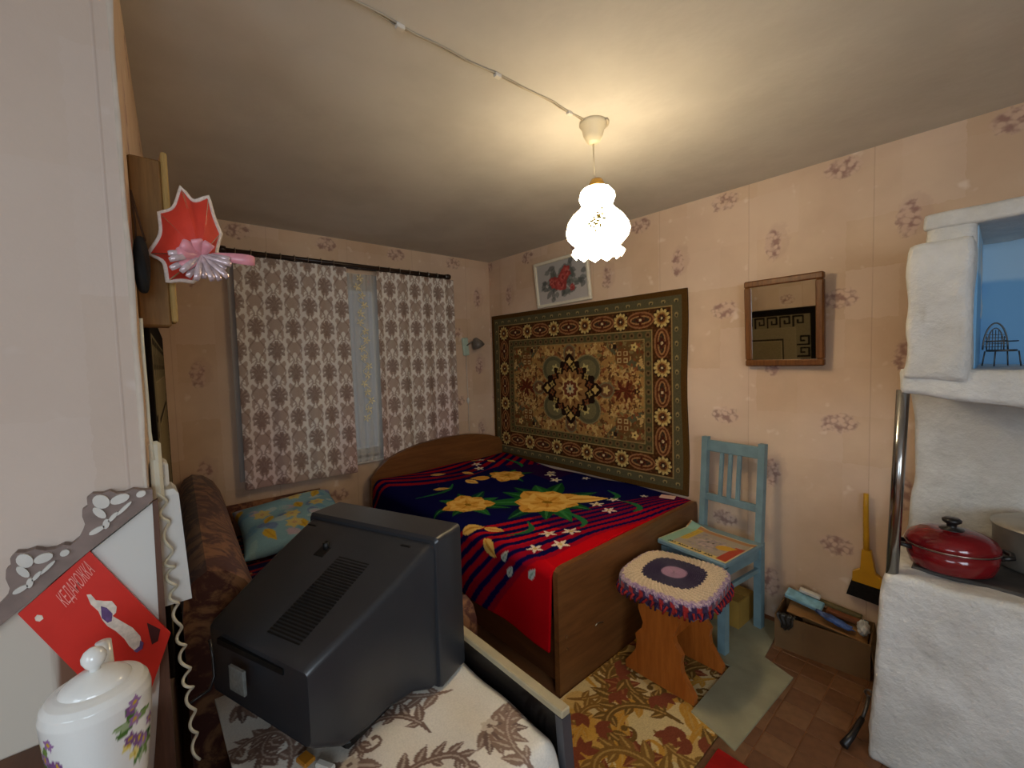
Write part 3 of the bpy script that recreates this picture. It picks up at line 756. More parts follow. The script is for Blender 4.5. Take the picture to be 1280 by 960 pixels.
for x in (-.062, -.012, .038):
    m = MB(); w = .010; m.loft([[(x-w, BK-.016, .645), (x+w, BK-.016, .645), (x+w, BK-.002, .645), (x-w, BK-.002, .645)], [(x-w, BK+.008, .90), (x+w, BK+.008, .90), (x+w, BK+.022, .90), (x-w, BK+.022, .90)]]); m.build('slat', M_BLUE, ch)

# magazine on the chair
def mag_paint(U, V):
    x = U*.36; y = V*.285; p = Paint(x, y, (206, 190, 150)); rr = random.Random(8)
    p.fill((x > .008) & (x < .352) & (y > .008) & (y < .277), (168, 156, 140))
    p.fill((y > .008) & (y < .036) & (x > .03), (214, 190, 110)); p.fill((y < .277) & (y > .246), (178, 124, 78))
    p.fill((x > .008) & (x < .062), (138, 176, 158)); p.fill((x > .062) & (x < .098) & (y > .09) & (y < .25), (206, 174, 58))
    p.fill((x > .305) & (x < .352) & (y > .012) & (y < .19), (176, 62, 34))
    for i in range(9): p.stroke([(.066, .10+.016*i), (.094, .104+.016*i)], .0028, (180, 140, 40))
    for i in range(17):
        if i % 5 != 3: p.stroke([(.05+.014*i, .014), (.052+.014*i, .030), (.058+.014*i, .018)], .0028, (48, 38, 26))
    for i in range(120): p.ell(.20+rr.gauss(0, .045), .14+rr.gauss(0, .04), rr.uniform(.006, .016), rr.uniform(.004, .010), rr.random()*3, ((176, 160, 160), (150, 140, 150), (196, 172, 168), (128, 122, 132))[i % 4], .6)
    for a in (.185, .212): p.ell(a, .15, .006, .008, 0, (60, 50, 50))
    p.petal(.24, .12, .6, .10, .03, (206, 160, 40)); 
    return p.C
def mag_pos(U, V):
    x = -.185+.375*U; y = -.205+.30*V; z = .4665+.001+.045*np.clip(V-.82, 0, 1)*np.clip(1-U*3.2, 0, 1)*6*.6+.012*np.clip(U-.9, 0, 1)*6*V
    return x+.04*V*0, y, z
Mc = ch.matrix_basis
mg = tag(grid('magazine', 120, 96, mag_pos, mag_paint, vmat('printed_paper', .45, .35), back=(0, 0, -.0015), M=Matrix.Translation((2.234, -.315, .0098)) @ Matrix.Rotation(math.radians(-7), 4, 'Z')),
         'worn colour magazine with curled corner lying on the blue chair seat', 'magazine')

# ================================================================ STOOL AND CROCHET COVER
M_PINE = wood('orange_varnished_pine', (150, 78, 26), (178, 100, 38), 'z', 1, .3, .5)
SX, SY = 2.265, -.775
st = thing('wooden_stool', 'orange varnished stool with scalloped plank legs beside the bed foot', 'stool', (SX, SY, .0085), math.radians(0))
half = [(.165, .0), (.168, .03), (.135, .075), (.112, .11), (.106, .15), (.112, .185), (.098, .205), (.080, .225), (.072, .255), (.085, .285), (.096, .315), (.093, .345), (.075, .365), (.09, .385), (.10, .415)]
poly = [(x, z) for x, z in half]+[(-x, z) for x, z in reversed(half)]
poly = [(.06, 0), (.045, .018), (0, .028), (-.045, .018), (-.06, 0)][::-1] + [] if False else poly
for yy in (-.135, .135):
    MB().prism(poly, yy-.014, yy+.014, 1).build('leg', M_PINE, st)
MB().bbox(-.02, .02, -.125, .125, .17, .24, .004).build('stretcher', M_PINE, st)
MB().bbox(-.155, .155, -.178, .178, .415, .442, .012).build('seat', M_PINE, st)

def cover_rt(U, V):
    th = 2*PI*U; r = V
    se = (np.abs(np.cos(th))**4+np.abs(np.sin(th))**4)**(-1/4)
    R = .208*np.minimum(r, .88)*1/.88*(1+(se-1)*np.clip(r*1.3-.1, 0, 1))
    return th, r, R
def cover_pos(U, V):
    th, r, R = cover_rt(U, V); nz = np.sin(th*61+r*40)*np.sin(r*95)
    dn = np.clip(r-.84, 0, 1)/.16
    R = R+.010*np.sin(dn*PI/2)-.006*dn**2; z = .462-.004*(r/.88)**4-.014*dn**2*0-.062*dn**1.4+.0045*nz*(.3+.7*np.clip(r-.15, 0, 1))
    z += .012*np.sin(th*2+.6)*np.clip(r-.6, 0, 1); z += .006*np.sin(th*23)*dn
    return R*np.cos(th), R*np.sin(th), z
def cover_paint(U, V):
    th, r, R = cover_rt(U, V); j = .012*np.sign(np.sin(th*34)); C = np.tile(np.array(L(222, 200, 168)), (len(r), 1)); k = nrng.random(len(r))
    def f(m, c): C[m] = L(*c)
    f(r+j > .84, (170, 140, 168)); f(r+j > .87, (140, 108, 148)); f((r > .84) & (k < .35), (206, 180, 178)); f(r+j > .91, (66, 46, 78)); f((r > .91) & (np.sin(th*30) > .2), (176, 44, 44))
    f(r+j < .56, (46, 30, 62)); f(r+j*.7 < .23, (176, 136, 160))
    C *= (.82+.3*nrng.random(len(r)))[:, None]*(.9+.2*(np.sin(th*61+r*40)*np.sin(r*95))[:, None])
    return np.clip(C, 0, 1)
cov = thing('crochet_cover', 'round-cornered crocheted seat cover with purple ring on the orange stool', 'seat cover', (SX, SY, .0085), .1)
def zero_seam(P): return P
grid('knitted_top', 300, 90, cover_pos, cover_paint, vmat('crochet_wool', .95, .05, .5, 260, .3), cov, back=lambda U, V: np.stack([-.010*np.cos(2*PI*U)*(V > .86), -.010*np.sin(2*PI*U)*(V > .86), np.where(V > .86, 0., -.012)], 1))
m1, m2 = MB(), MB()
for i in range(92):
    th = 2*PI*i/92; se = (abs(math.cos(th))**4+abs(math.sin(th))**4)**(-1/4); R = .208*se+.006
    c, s_ = math.cos(th), math.sin(th); t_ = rnd.uniform(-.012, .012); zz = rnd.uniform(-.006, .006)
    (m1 if i % 2 else m2).tube([(R*c, R*s_, .416), ((R+.010)*c-t_*s_, (R+.010)*s_+t_*c, .402), ((R+.006)*c-t_*2*s_, (R+.006)*s_+t_*2*c, .388+zz)], lambda t: .0055-.001*t, 5)
o = m1.build('red_fringe', plain('red_wool', (150, 44, 44), .9, .05, var=.3), cov, True); o['kind'] = 'stuff'
o = m2.build('dark_fringe', plain('dark_wool', (52, 38, 66), .9, .05, var=.3), cov, True); o['kind'] = 'stuff'

# ================================================================ CARPET, MAT, BOXES, BROOM
def carpet_paint(U, V):
    x = U*1.30; y = V*1.50; p = Paint(x, y, (204, 182, 132)); rr = random.Random(12)
    for i in range(26): p.ell(rr.uniform(0, .54), rr.uniform(0, 1.5), rr.uniform(.06, .13), rr.uniform(.04, .08), rr.random()*3, (196, 150, 62), .6)
    for i in range(5):
        for j in range(11):
            cx = .02+i*.13+rr.uniform(-.03, .03)+(j % 2)*.06; cy = .05+j*.14+rr.uniform(-.03, .03); k = rr.random()
            if k < .7: p.scroll(cx, cy, rr.uniform(0, 6.3), rr.uniform(.26, .38), ((112, 84, 42), (132, 98, 48), (188, 140, 56))[(i+j) % 3], (186, 150, 82), 1.2, rr.choice((-1, 1)))
            else:
                a = rr.uniform(0, 6.3)
                for t in range(7): p.petal(cx, cy, a+t*.9, .085, .022, (124, 66, 44), (160, 104, 62), .8)
                p.ell(cx, cy, .018, .018, 0, (196, 150, 60))
    for i in range(30):
        cx, cy, a = rr.uniform(0, .54), rr.uniform(0, 1.5), rr.uniform(0, 6.3)
        for t in (-.7, 0, .7): p.petal(cx, cy, a+t, .07, .017, (128, 68, 46), None, .8)
    p.C *= (.85+.3*nrng.random(len(x)))[:, None]
    return p.C
FX0, FX1, FY0, FY1 = 1.30, 2.55, -2.0, -.40
def in_bed(U, V): pass
tag(grid('floor_carpet', 260, 320, lambda U, V: (2.02+.535*U, -1.90+1.305*V, .0085+.001*np.sin(U*9)*np.sin(V*13)), lambda U, V: carpet_paint(U*.535/1.3, V*.87), vmat('floor_carpet_pile', .95, .05, .4, 380), back=(0, 0, -.006)),
    'yellow and brown scroll patterned carpet strip on the floor at the bed foot', 'carpet')
M_MAT = plain('grey_felt', (146, 142, 116), .9, .1, var=.10, scale=8, bump=.2, bscale=120)
mp_ = [(2.436, -.962), (2.625, -1.01), (2.655, -.45), (2.52, -.395), (2.49, -.06), (2.02, -.06), (2.02, -.58), (2.436, -.58)]
import bmesh
bm = bmesh.new(); bm.faces.new([bm.verts.new((x_, y_, 0)) for x_, y_ in mp_])
for c_, n_ in (((2.556, 0, 0), (1, 0, 0)), ((2.58, 0, 0), (1, 0, 0)), ((2.605, 0, 0), (1, 0, 0)), ((2.63, 0, 0), (1, 0, 0)), ((0, -.60, 0), (0, 1, 0)), ((0, -.58, 0), (0, 1, 0)), ((0, -.56, 0), (0, 1, 0)), ((0, -.54, 0), (0, 1, 0))):
    bmesh.ops.bisect_plane(bm, geom=bm.verts[:]+bm.edges[:]+bm.faces[:], plane_co=c_, plane_no=n_)
ex = bmesh.ops.extrude_face_region(bm, geom=bm.faces[:]); top_ = {v for v in ex['geom'] if isinstance(v, bmesh.types.BMVert)}
for v in bm.verts:                                         # one side lies on the carpet edge, the rest on the floor
    f_ = lambda q: (lambda c: c*c*(3-2*c))(min(1, max(0, q)))
    on = f_((2.63-v.co.x)/.07)*f_((-.54-v.co.y)/.055)
    v.co.z = .0022+.0062*on+(.0075-.001*on if v in top_ else 0)
bmesh.ops.recalc_face_normals(bm, faces=bm.faces[:])
me_ = bpy.data.meshes.new('felt_mat'); bm.to_mesh(me_); bm.free()
tag(link('felt_mat', me_, M_MAT, None, 'auto'), 'grey felt mat on the floor in front of the blue chair', 'mat')
tag(MB().bbox(2.58, 2.80, -1.42, -1.045, .004, .010, .002).build('red_rag', plain('red_cloth', (150, 26, 22), .9, .1, var=.15)), 'red cloth lying on the floor beside the yellow carpet', 'cloth')

M_CARD = plain('cardboard', (150, 112, 70), .8, .1, var=.08, scale=6); M_CARDD = plain('dull_cardboard', (112, 86, 58), .8, .1, var=.10, scale=6)
M_CARDY = plain('yellow_carton', (158, 124, 58), .7, .2, var=.08, scale=6)
def carton(name, label, loc, rz, w, d, h, mat, flaps):
    t = .006; b = thing(name, label, 'box', loc, rz)
    MB().box(-w/2, w/2, -d/2, d/2, 0, t).build('bottom', mat, b)
    for s_ in (-1, 1):
        MB().box(-w/2, w/2, s_*d/2-t*(s_ > 0), s_*d/2+t*(s_ < 0), t, h).build('side', mat, b)
        MB().box(s_*w/2-t*(s_ > 0), s_*w/2+t*(s_ < 0), -d/2+t, d/2-t, t, h).build('side', mat, b)
    for f_ in flaps:
        side, ang, ln = f_
        if side in 'fb':
            sg = -1 if side == 'f' else 1
            M_ = Matrix.Translation((0, sg*d/2, h)) @ Matrix.Rotation(sg*ang, 4, 'X'); mm = MB().box(-w/2+.004, w/2-.004, min(0, -sg*ln), max(0, -sg*ln), 0, t*.7)
        else:
            sg = -1 if side == 'l' else 1
            M_ = Matrix.Translation((sg*w/2, 0, h)) @ Matrix.Rotation(-sg*ang, 4, 'Y'); mm = MB().box(min(0, -sg*ln), max(0, -sg*ln), -d/2+.004, d/2-.004, 0, t*.7)
        mm.build('flap', mat, b, M=M_)
    return b
carton('carton', 'open cardboard box full of packets on the floor by the wall', (2.695, -.135, .003), math.radians(5), .37, .22, .165, M_CARDD, [('r', -4.56, .14)])
carton('carton', 'small yellow carton on the floor under the blue chair', (2.24, -.17, .010), math.radians(-3), .235, .18, .14, M_CARDY, [('f', .02, .09), ('b', .02, .085)])
Mbx = Matrix.Translation((2.695, -.135, 0)) @ Matrix.Rotation(math.radians(5), 4, 'Z')
def pack(name, label, cat, M_, w, d, h, mat, extra=None):
    o = MB().bbox(-w/2, w/2, -d/2, d/2, -h/2, h/2, .004, Mbx @ M_).build(name, mat); return tag(o, label, cat)
R_ = Matrix.Rotation; T_ = Matrix.Translation
pack('cardboard_sheet', 'bare cardboard sheet sticking up from the open box', 'cardboard', T_((.048, -.055, .135)) @ R_(.13, 4, 'Y') @ R_(-.85, 4, 'X'), .25, .11, .005, M_CARD)
pack('cardboard_sheet', 'folded cardboard sheet lying under the packets in the open box', 'cardboard', T_((.01, .03, .155)) @ R_(.09, 4, 'Y') @ R_(.25, 4, 'X'), .32, .12, .006, M_CARD)
M_LBLUE = plain('light_blue_print', (128, 176, 196), .35, .4, var=.22, scale=30); M_DBLUE = plain('blue_white_foil', (70, 96, 150), .3, .5, var=.6, scale=22)
pack('blue_packet', 'flat light blue packet lying across the open box', 'packet', T_((-.085, .028, .216)) @ R_(.12, 4, 'Y') @ R_(-.12, 4, 'Z') @ R_(.35, 4, 'X'), .16, .06, .022, M_LBLUE)
pack('white_packet', 'small white packet on top of the light blue packet', 'packet', T_((-.065, .052, .247)) @ R_(.16, 4, 'Y'), .09, .03, .018, M_WHITE)
pack('green_slat', 'thin olive wooden slat lying across the open box', 'slat', T_((.03, .086, .200)) @ R_(.12, 4, 'Y'), .22, .03, .018, plain('olive_paint', (104, 92, 56), .5, .3))
Mbar = T_((.082, .050, .182)) @ R_(.10, 4, 'Y')
bar = pack('brick_bar', 'reddish brown bar with blue end lying in the open box', 'bar', Mbar, .16, .035, .02, plain('terracotta', (128, 78, 48), .7, .2))
MB().bbox(.058, .082, -.0195, .0195, -.012, .012, .003, Mbx @ Mbar).build('end_cap', M_LBLUE, bar)
def crumpled(name, label, cat, c, rx, ry, rz_, mat, seed, rot=(0, 0, 0)):
    r_ = np.random.default_rng(seed); a1, a2 = r_.random(12)*6, r_.random(12)*6
    def pos(U, V):
        th = 2*PI*U; ph = PI*(V-.5); d_ = 1+.16*np.sin(5*th+a1[0]+3*ph)*np.cos(4*ph+a1[1])+.10*np.sin(9*th+a1[2])*np.sin(7*ph+a1[3])
        return rx*np.cos(ph)*np.cos(th)*d_, ry*np.cos(ph)*np.sin(th)*d_, rz_*np.sin(ph)*d_
    Mm = Matrix.Translation(c) @ Matrix.Rotation(rot[2], 4, 'Z') @ Matrix.Rotation(rot[1], 4, 'Y') @ Matrix.Rotation(rot[0], 4, 'X')
    return tag(grid(name, 40, 22, pos, None, mat, M=Mm, smooth=False), label, cat)
crumpled('foil_wrapper', 'crumpled blue and white foil wrapper in the open box', 'wrapper', (2.742, -.150, .183), .075, .020, .015, M_DBLUE, 3, (0, .3, .15))
crumpled('paper_wad', 'crumpled white paper wad with blue print at the end of the open box', 'paper', (2.846, -.130, .185), .022, .032, .032, plain('white_blue_paper', (206, 206, 200), .5, .3, var=.3, scale=25), 5)
def bag_pos(U, V):
    # sheet of polythene: starts inside the box, goes over the front rim and hangs down outside
    t = np.array([0, .35, .46, .52, .58, .70, 1.0]); yy = np.array([-.070, -.092, -.100, -.107, -.1165, -.119, -.121]); zz = np.array([.085, .158, .176, .180, .174, .155, .108])
    wd = .038*(1-.55*np.clip(V-.6, 0, 1)/.4)
    x = -.135+wd*(2*U-1)+.004*np.sin(V*17); k = np.sin(U*19+V*4)
    return x, np.interp(V, t, yy)-.0022*(1+k)*(V > .56)+.002*k*(V < .4), np.interp(V, t, zz)+.003*k*(V > .4)*(V < .56)+.004*np.sin(U*9)*(V > .9)
tag(grid('dark_bag', 30, 40, bag_pos, None, plain('black_polythene', (34, 30, 26), .35, .5), back=lambda U, V: np.stack([0*U, np.where(V < .46, .002, .0012), np.where((V > .4) & (V < .56), -.002, 0.)], 1), M=Matrix.Translation((0, 0, .003)) @ Mbx),
    'dark plastic bag hanging over the rim of the open box', 'bag')

M_YEL = plain('yellow_plastic', (196, 146, 28), .35, .45, var=.06); M_BRIS = plain('black_bristle', (26, 23, 21), .8, .2, var=.3, scale=80, bump=.6, bscale=300)
br = thing('hand_broom', 'yellow hand broom with black bristles hanging on the wall above the open box', 'broom', (2.845, -.03, .33))
br.rotation_euler = (0, math.radians(-2), 0)
MB().tube([(.002, 0, .46), (0, 0, .40), (-.002, 0, .25), (-.003, 0, .17)], lambda t: .010+.003*t, 12).build('handle', M_YEL, br, True)
MB().prism([(-.058, .03), (.062, .02), (.060, .062), (.030, .085), (.016, .19), (-.018, .19), (-.026, .095), (-.055, .075)], -.014, .014, 1).build('head', M_YEL, br)
MB().prism([(-.083, -.045), (-.03, -.05), (.03, -.058), (.080, -.062), (.062, .03), (-.058, .04)], -.012, .012, 1).build('bristles', M_BRIS, br)

# ================================================================ STOVE
def g_plaster():
    g = G('whitewashed_plaster', .42, .45); co = g.coord(); n = g.noise(co, 4, 5, .6); f = g.noise(co, 26, 5, .65); s_ = g.noise(g.coord(scale=(6, 6, 1.5)), 3, 5, .6)
    c = g.mix(g.ss(n, .35, .7), L(196, 194, 188), L(222, 221, 216)); c = g.mix(g.ss(s_, .62, .8)*.35, c, L(160, 150, 132))
    g.color(c); g.bump(f*.7+n, .55, .022); return g.mat
M_PLAST = g_plaster()
def rough_box(name, x0, x1, y0, y1, z0, z1, mat, parent, amp=.007, res=.03, seed=0, shear=None, M=None):
    import bmesh
    bm = bmesh.new(); bmesh.ops.create_cube(bm, size=1)
    for v in bm.verts: v.co = ((x0+x1)/2+v.co.x*(x1-x0), (y0+y1)/2+v.co.y*(y1-y0), (z0+z1)/2+v.co.z*(z1-z0))
    bmesh.ops.bevel(bm, geom=bm.edges[:], offset=min(.018, (x1-x0)*.2, (y1-y0)*.2, (z1-z0)*.2), segments=2, affect='EDGES', profile=.6)
    for ax, lo, hi in ((0, x0, x1), (1, y0, y1), (2, z0, z1)):
        k = int((hi-lo)/res)
        for i in range(1, k):
            no = [0, 0, 0]; no[ax] = 1; c = [0, 0, 0]; c[ax] = lo+(hi-lo)*i/k
            bmesh.ops.bisect_plane(bm, geom=bm.verts[:]+bm.edges[:]+bm.faces[:], plane_co=c, plane_no=no)
    from mathutils import noise as mn
    for v in bm.verts:
        p_ = v.co*9+Vector((seed*7, 0, 0)); q_ = v.co*24+Vector((0, seed*5, 0))
        v.co += Vector((mn.noise(p_), mn.noise(p_+Vector((9, 3, 1))), mn.noise(p_+Vector((2, 8, 5)))))*amp+Vector((mn.noise(q_), mn.noise(q_+Vector((4, 4, 4))), mn.noise(q_+Vector((7, 1, 7)))))*amp*.4
        if shear: v.co = Vector(shear(v.co))
    me = bpy.data.meshes.new(name); bm.to_mesh(me); bm.free()
    return link(name, me, mat, parent, True, M)
SF = -.69
stv = thing('brick_stove', 'white plastered brick stove with hob recess and blue niche', 'stove', (3.5, -.35, 0))
Mv = Matrix.Translation((-3.5, .35, 0))
rough_box('body', 2.985, 4.3, SF, -.004, 0, .70, M_PLAST, stv, .009, .035, 1, lambda c: (c.x-.035*(1-c.z/.7)*(c.x < 3.3), c.y, max(c.z, 0)), Mv)
M_HOB = plain('sooty_iron', (74, 70, 66), .6, .4, .3, .2); MB().bbox(3.05, 4.2, -.60, -.05, .696, .712, .004).build('hob', M_HOB, stv, M=Mv)
rough_box('back_wall', 2.985, 4.3, -.13, -.004, .69, 1.35, M_PLAST, stv, .008, .04, 2, lambda c: (c.x+.02*math.sin((c.z-.7)*5)*(c.x < 3.2), c.y, c.z), Mv)
sl = lambda c: (c.x, c.y, c.z-(.045*max(0, min(1, (c.x-3.03)/.35)) if c.z < 1.345 else 0))
rough_box('hood_base', 3.018, 4.3, SF+.0, -.004, 1.318, 1.40, M_PLAST, stv, .007, .03, 3, sl, Mv)
rough_box('pillar', 3.035, 3.182, SF-.008, -.10, 1.36, 1.80, M_PLAST, stv, .010, .03, 4, lambda c: (c.x-.014*(1.8-c.z)*(c.x < 3.1), c.y, c.z), Mv)
rough_box('upper_block', 3.068, 3.182, SF+.03, -.004, 1.70, 1.888, M_PLAST, stv, .006, .03, 5, None, Mv)
rough_box('lintel', 3.068, 4.3, SF+.025, -.004, 1.843, 1.893, M_PLAST, stv, .006, .03, 6, lambda c: (c.x, c.y, c.z+.0*(c.x-3.07)), Mv)
rough_box('pillar', 3.74, 4.3, SF, -.10, 1.36, 1.86, M_PLAST, stv, .010, .05, 7, None, Mv)
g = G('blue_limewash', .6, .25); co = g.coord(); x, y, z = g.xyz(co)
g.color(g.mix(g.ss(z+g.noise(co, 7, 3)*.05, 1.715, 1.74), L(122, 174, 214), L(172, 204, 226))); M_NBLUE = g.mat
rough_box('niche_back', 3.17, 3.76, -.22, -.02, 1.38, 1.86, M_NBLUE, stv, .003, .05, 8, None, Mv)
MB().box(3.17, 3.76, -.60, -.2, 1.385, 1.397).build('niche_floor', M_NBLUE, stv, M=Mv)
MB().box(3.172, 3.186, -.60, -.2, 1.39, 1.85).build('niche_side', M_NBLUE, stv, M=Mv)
M_STEEL = plain('polished_steel', (170, 170, 168), .18, .5, 1.0, .06)
MB().cyl((3.008, SF+.026, .69), (3.026, SF+.024, 1.33), .0175, n=24).build('support_pipe', M_STEEL, stv, True, Mv)

# miniature wire chair ornament standing in the niche
M_IRON = plain('grey_wire', (98, 96, 94), .4, .5, .8, .1)
mc = thing('wire_chair_ornament', 'miniature wire chair ornament standing in the blue stove niche', 'ornament', (3.240, -.40, 1.401), .5); mc.scale = (.86, .86, .86)
for x in (-.034, .034):
    for y in (-.03, .03): MB().tube([(x*1.15, y*1.15, 0), (x, y, .058)], .0025, 6).build('leg', M_IRON, mc, True)
MB().lathe([(0, .056), (.04, .056), (.043, .060), (.04, .064), (0, .064)], 24).build('seat', M_IRON, mc, True)
arc = lambda R, h: [(R*math.cos(t), .036, .064+h*math.sin(t)) for t in np.linspace(0, PI, 16)]
MB().tube(arc(.038, .105), .003, 6).build('back_hoop', M_IRON, mc, True); MB().tube(arc(.026, .085), .002, 6).build('back_hoop', M_IRON, mc, True)
m = MB()
for i in range(7): m.tube([(-.027+.009*i, .036, .064), (-.027+.009*i, .036, .064+.078*math.sqrt(max(.05, 1-((-.027+.009*i)/.037)**2)))], .0013, 5)
for i in range(5): m.tube([(-.033, .036, .075+.012*i), (.033, .036, .075+.012*i)], .0013, 5)
m.build('lattice', M_IRON, mc, True)
MB().tube([(.042*math.cos(t), .042*math.sin(t), .096) for t in np.linspace(-.6, PI+.6, 20)], .0025, 6).build('armrest', M_IRON, mc, True)

# red casserole on the hob
M_RED = plain('red_enamel', (116, 18, 24), .12, .6, var=.08); M_BLK = plain('black_bakelite', (24, 22, 22), .35, .5, var=.1)
M_RIM = plain('steel_rim', (150, 130, 120), .2, .5, .9, .05)
cas = thing('casserole_pot', 'red enamel casserole with domed lid and black knob on the stove', 'pot', (3.142, -.53, .713), .35)
E_ = Matrix.Diagonal((.86, .74, .92, 1))
MB().lathe([(.0, 0), (.105, 0), (.122, .010), (.132, .04), (.137, .085), (.131, .085), (.126, .04), (.11, .014), (0, .012)], 48, E_).build('pot_body', M_RED, cas, True)
MB().lathe([(.131, .083), (.140, .084), (.141, .090), (.131, .092)], 48, E_, False).build('rim', M_RIM, cas, True)
lid = MB().lathe([(.139, .090), (.137, .102), (.126, .122), (.10, .138), (.06, .147), (.0, .150)], 48, E_).build('lid', M_RED, cas, True)
MB().lathe([(0, .146), (.036, .146), (.034, .151), (.014, .155), (.015, .166), (.027, .174), (.028, .182), (.020, .187), (0, .188)], 24, Matrix.Translation((0, 0, -.012)) @ Matrix.Diagonal((.9, .9, 1, 1))).build('knob', M_BLK, lid, True)
for s_ in (-1, 1):
    MB().tube([(s_*.110, -.03, .066), (s_*.138, -.028, .072), (s_*.146, 0, .074), (s_*.138, .028, .072), (s_*.110, .03, .066)], .008, 8).build('handle', M_BLK, cas, True)
M_ALU = plain('dull_aluminium', (172, 168, 158), .38, .5, .7, .1)
pot = thing('aluminium_pan', 'large dull aluminium pan with lid at the back of the hob', 'pan', (3.375, -.31, .713), .2)
MB().lathe([(0, 0), (.135, 0), (.142, .008), (.144, .13), (.147, .134), (.140, .134), (.136, .012), (0, .010)], 48).build('pan_body', M_ALU, pot, True)
l2 = MB().lathe([(.149, .134), (.149, .140), (.12, .152), (.06, .160), (0, .163)], 48).build('lid', M_ALU, pot, True)
MB().lathe([(0, .160), (.018, .162), (.013, .172), (.022, .184), (.016, .192), (0, .193)], 20).build('knob', M_BLK, l2, True)
# ash shovel leaning on the stove foot
sh = thing('ash_shovel', 'dark iron ash shovel leaning by the stove corner on the floor', 'shovel', (2.905, -.66, .004))
MB().tube([(-.015, -.05, .012), (.0, .0, .03), (.02, .06, .075)], lambda t: .014-.005*t, 10).build('grip', M_BLK, sh, True)
MB().tube([(.02, .06, .075), (.026, .09, .10), (.028, .12, .13)], .006, 8).build('shaft', M_IRON, sh, True)
MB().tube([(.028+.012*math.cos(t), .123, .142+.012*math.sin(t)) for t in np.linspace(0, 2*PI, 12, endpoint=False)], .004, 6, True).build('ring', M_IRON, sh, True)

# ================================================================ RUG ON THE LEFT WALL (seen edge-on and in the mirror)
WA = math.atan2(YL1-YL0, PX)
MW = Matrix.Translation((0, YL0, 0)) @ Matrix.Rotation(WA, 4, 'Z')      # local x along the left wall, local y out of it
def meander_paint(U, V):
    W_, H_ = 1.60, .93; x = U*W_; y = V*H_; p = Paint(x, y, (26, 22, 18))
    e = np.minimum(np.minimum(x, W_-x), np.minimum(y, H_-y))
    p.fill(e > .07, (124, 112, 84)); p.fill(e > .195, (150, 136, 104)); p.fill(e > .20, (136, 122, 92)); p.fill(e > .31, (48, 42, 34)); p.fill(e > .325, (156, 140, 104)); p.fill(e > .335, (132, 118, 86))
    c = (30, 26, 22); u = .118; b0 = .078
    def key(ox, oy, dx, dy):
        pts = [(0, 0), (0, .1), (.085, .1), (.085, .03), (.04, .03), (.04, .06)]
        for i in range(len(pts)-1):
            a, b = pts[i], pts[i+1]; f = lambda q: (ox+dx[0]*q[0]+dy[0]*q[1], oy+dx[1]*q[0]+dy[1]*q[1])
            p.stroke([f(a), f(b)], .0085, c)
    for i in range(int((W_-.16)/u)):
        key(.085+i*u, H_-.185, (1, 0), (0, 1)); key(.085+i*u, .185, (1, 0), (0, -1))
    for j in range(int((H_-.4)/u)):
        key(W_-.185, .2+j*u, (0, 1), (1, 0)); key(.185, .2+j*u, (0, 1), (-1, 0))
    p.C *= (.85+.3*nrng.random(len(x)))[:, None]
    return p.C
tag(grid('meander_rug', 330, 250, lambda U, V: (.30+1.60*U, .013+0*U,   .70+.93*V), meander_paint, M_RUG, back=(0, -.012, 0), M=MW),
    'dark rug with a Greek key border hung on the wall above the sofa', 'rug')

# ================================================================ SOFA
def g_sofa():
    g = G('brown_plush_upholstery', .9, .1); co = g.coord(scale=(1, 1, 1)); n = g.noise(co, 7, 6, .65, 1.4); f = g.noise(co, 30, 4)
    c = g.mix(g.ss(n+f*.12, .50, .66), L(82, 48, 40), L(142, 100, 68)); g.color(c); g.bump(f, .2, .006)
    g.b.inputs['Sheen Weight'].default_value = .2; return g.mat
M_SOFA = g_sofa()
sofa = thing('sofa', 'brown floral plush sofa with rolled back along the left wall', 'sofa', (0, YL0, 0), WA)
bp = [(.03, .08), (.03, .70), (.035, .76), (.06, .81), (.10, .835), (.15, .82), (.20, .775), (.232, .71), (.25, .62), (.255, .50), (.255, .40), (.25, .08)]
m = MB(); rings = []
for x in (.03, .05, .4, .8, 1.2, 1.54, 1.58):
    e_ = .985 if x in (.03, 1.58) else 1; rings.append([(x, .13+(y-.13)*e_, z*e_+.01*math.sin(x*4)*(z > .6)) for y, z in bp])
m.loft(rings).build('backrest', M_SOFA, sofa, smooth='auto')
MB().bbox(.19, 1.885, .25, .80, .10, .448, .04).build('seat', M_SOFA, sofa, smooth='auto')
MB().bbox(.19, 1.87, .28, .78, .0, .10, .005).build('base', plain('dark_plinth', (40, 26, 18), .6, .3), sofa)
ap = [(.03, .05), (.03, .56), (.05, .60), (.09, .617), (.13, .60), (.165, .56), (.18, .48), (.18, .05)]
MB().prism(ap, .24, .80, 1).build('armrest', M_SOFA, sofa, smooth='auto')
MB().prism([(1.765, .05), (1.765, .50), (1.79, .545), (1.835, .56), (1.88, .545), (1.905, .50), (1.905, .05)], .78, .90, 1).build('armrest', M_SOFA, sofa, smooth='auto')
def throw_paint(U, V):
    x = U*1.5; y = V*.75; p = Paint(x, y, (18, 24, 66)); rr = random.Random(3)
    for i in range(12):
        a = .05+i*.125; p.stroke([(a+.01*math.sin(k), k*.09) for k in range(10)], .010, (136, 34, 38)); p.stroke([(a+.045+.01*math.sin(k), k*.09) for k in range(10)], .008, (128, 40, 40))
        for k in range(12): p.ell(a+rr.uniform(-.01, .05), rr.uniform(0, .75), .010, .012, 0, (176, 140, 80), .8)
    p.fill((x > .6) & (x < 1.0) & (y > .5), (150, 30, 34))
    return p.C
tag(grid('sofa_throw', 150, 80, lambda U, V: (.22+1.55*U, .262+.50*V, .4575+.003*np.sin(U*21)*np.sin(V*9)), throw_paint, vmat('sofa_throw_cloth', .9, .1, .3, 300), back=(0, 0, -.006), M=MW),
    'navy blue throw with red stripes covering the sofa seat', 'throw')
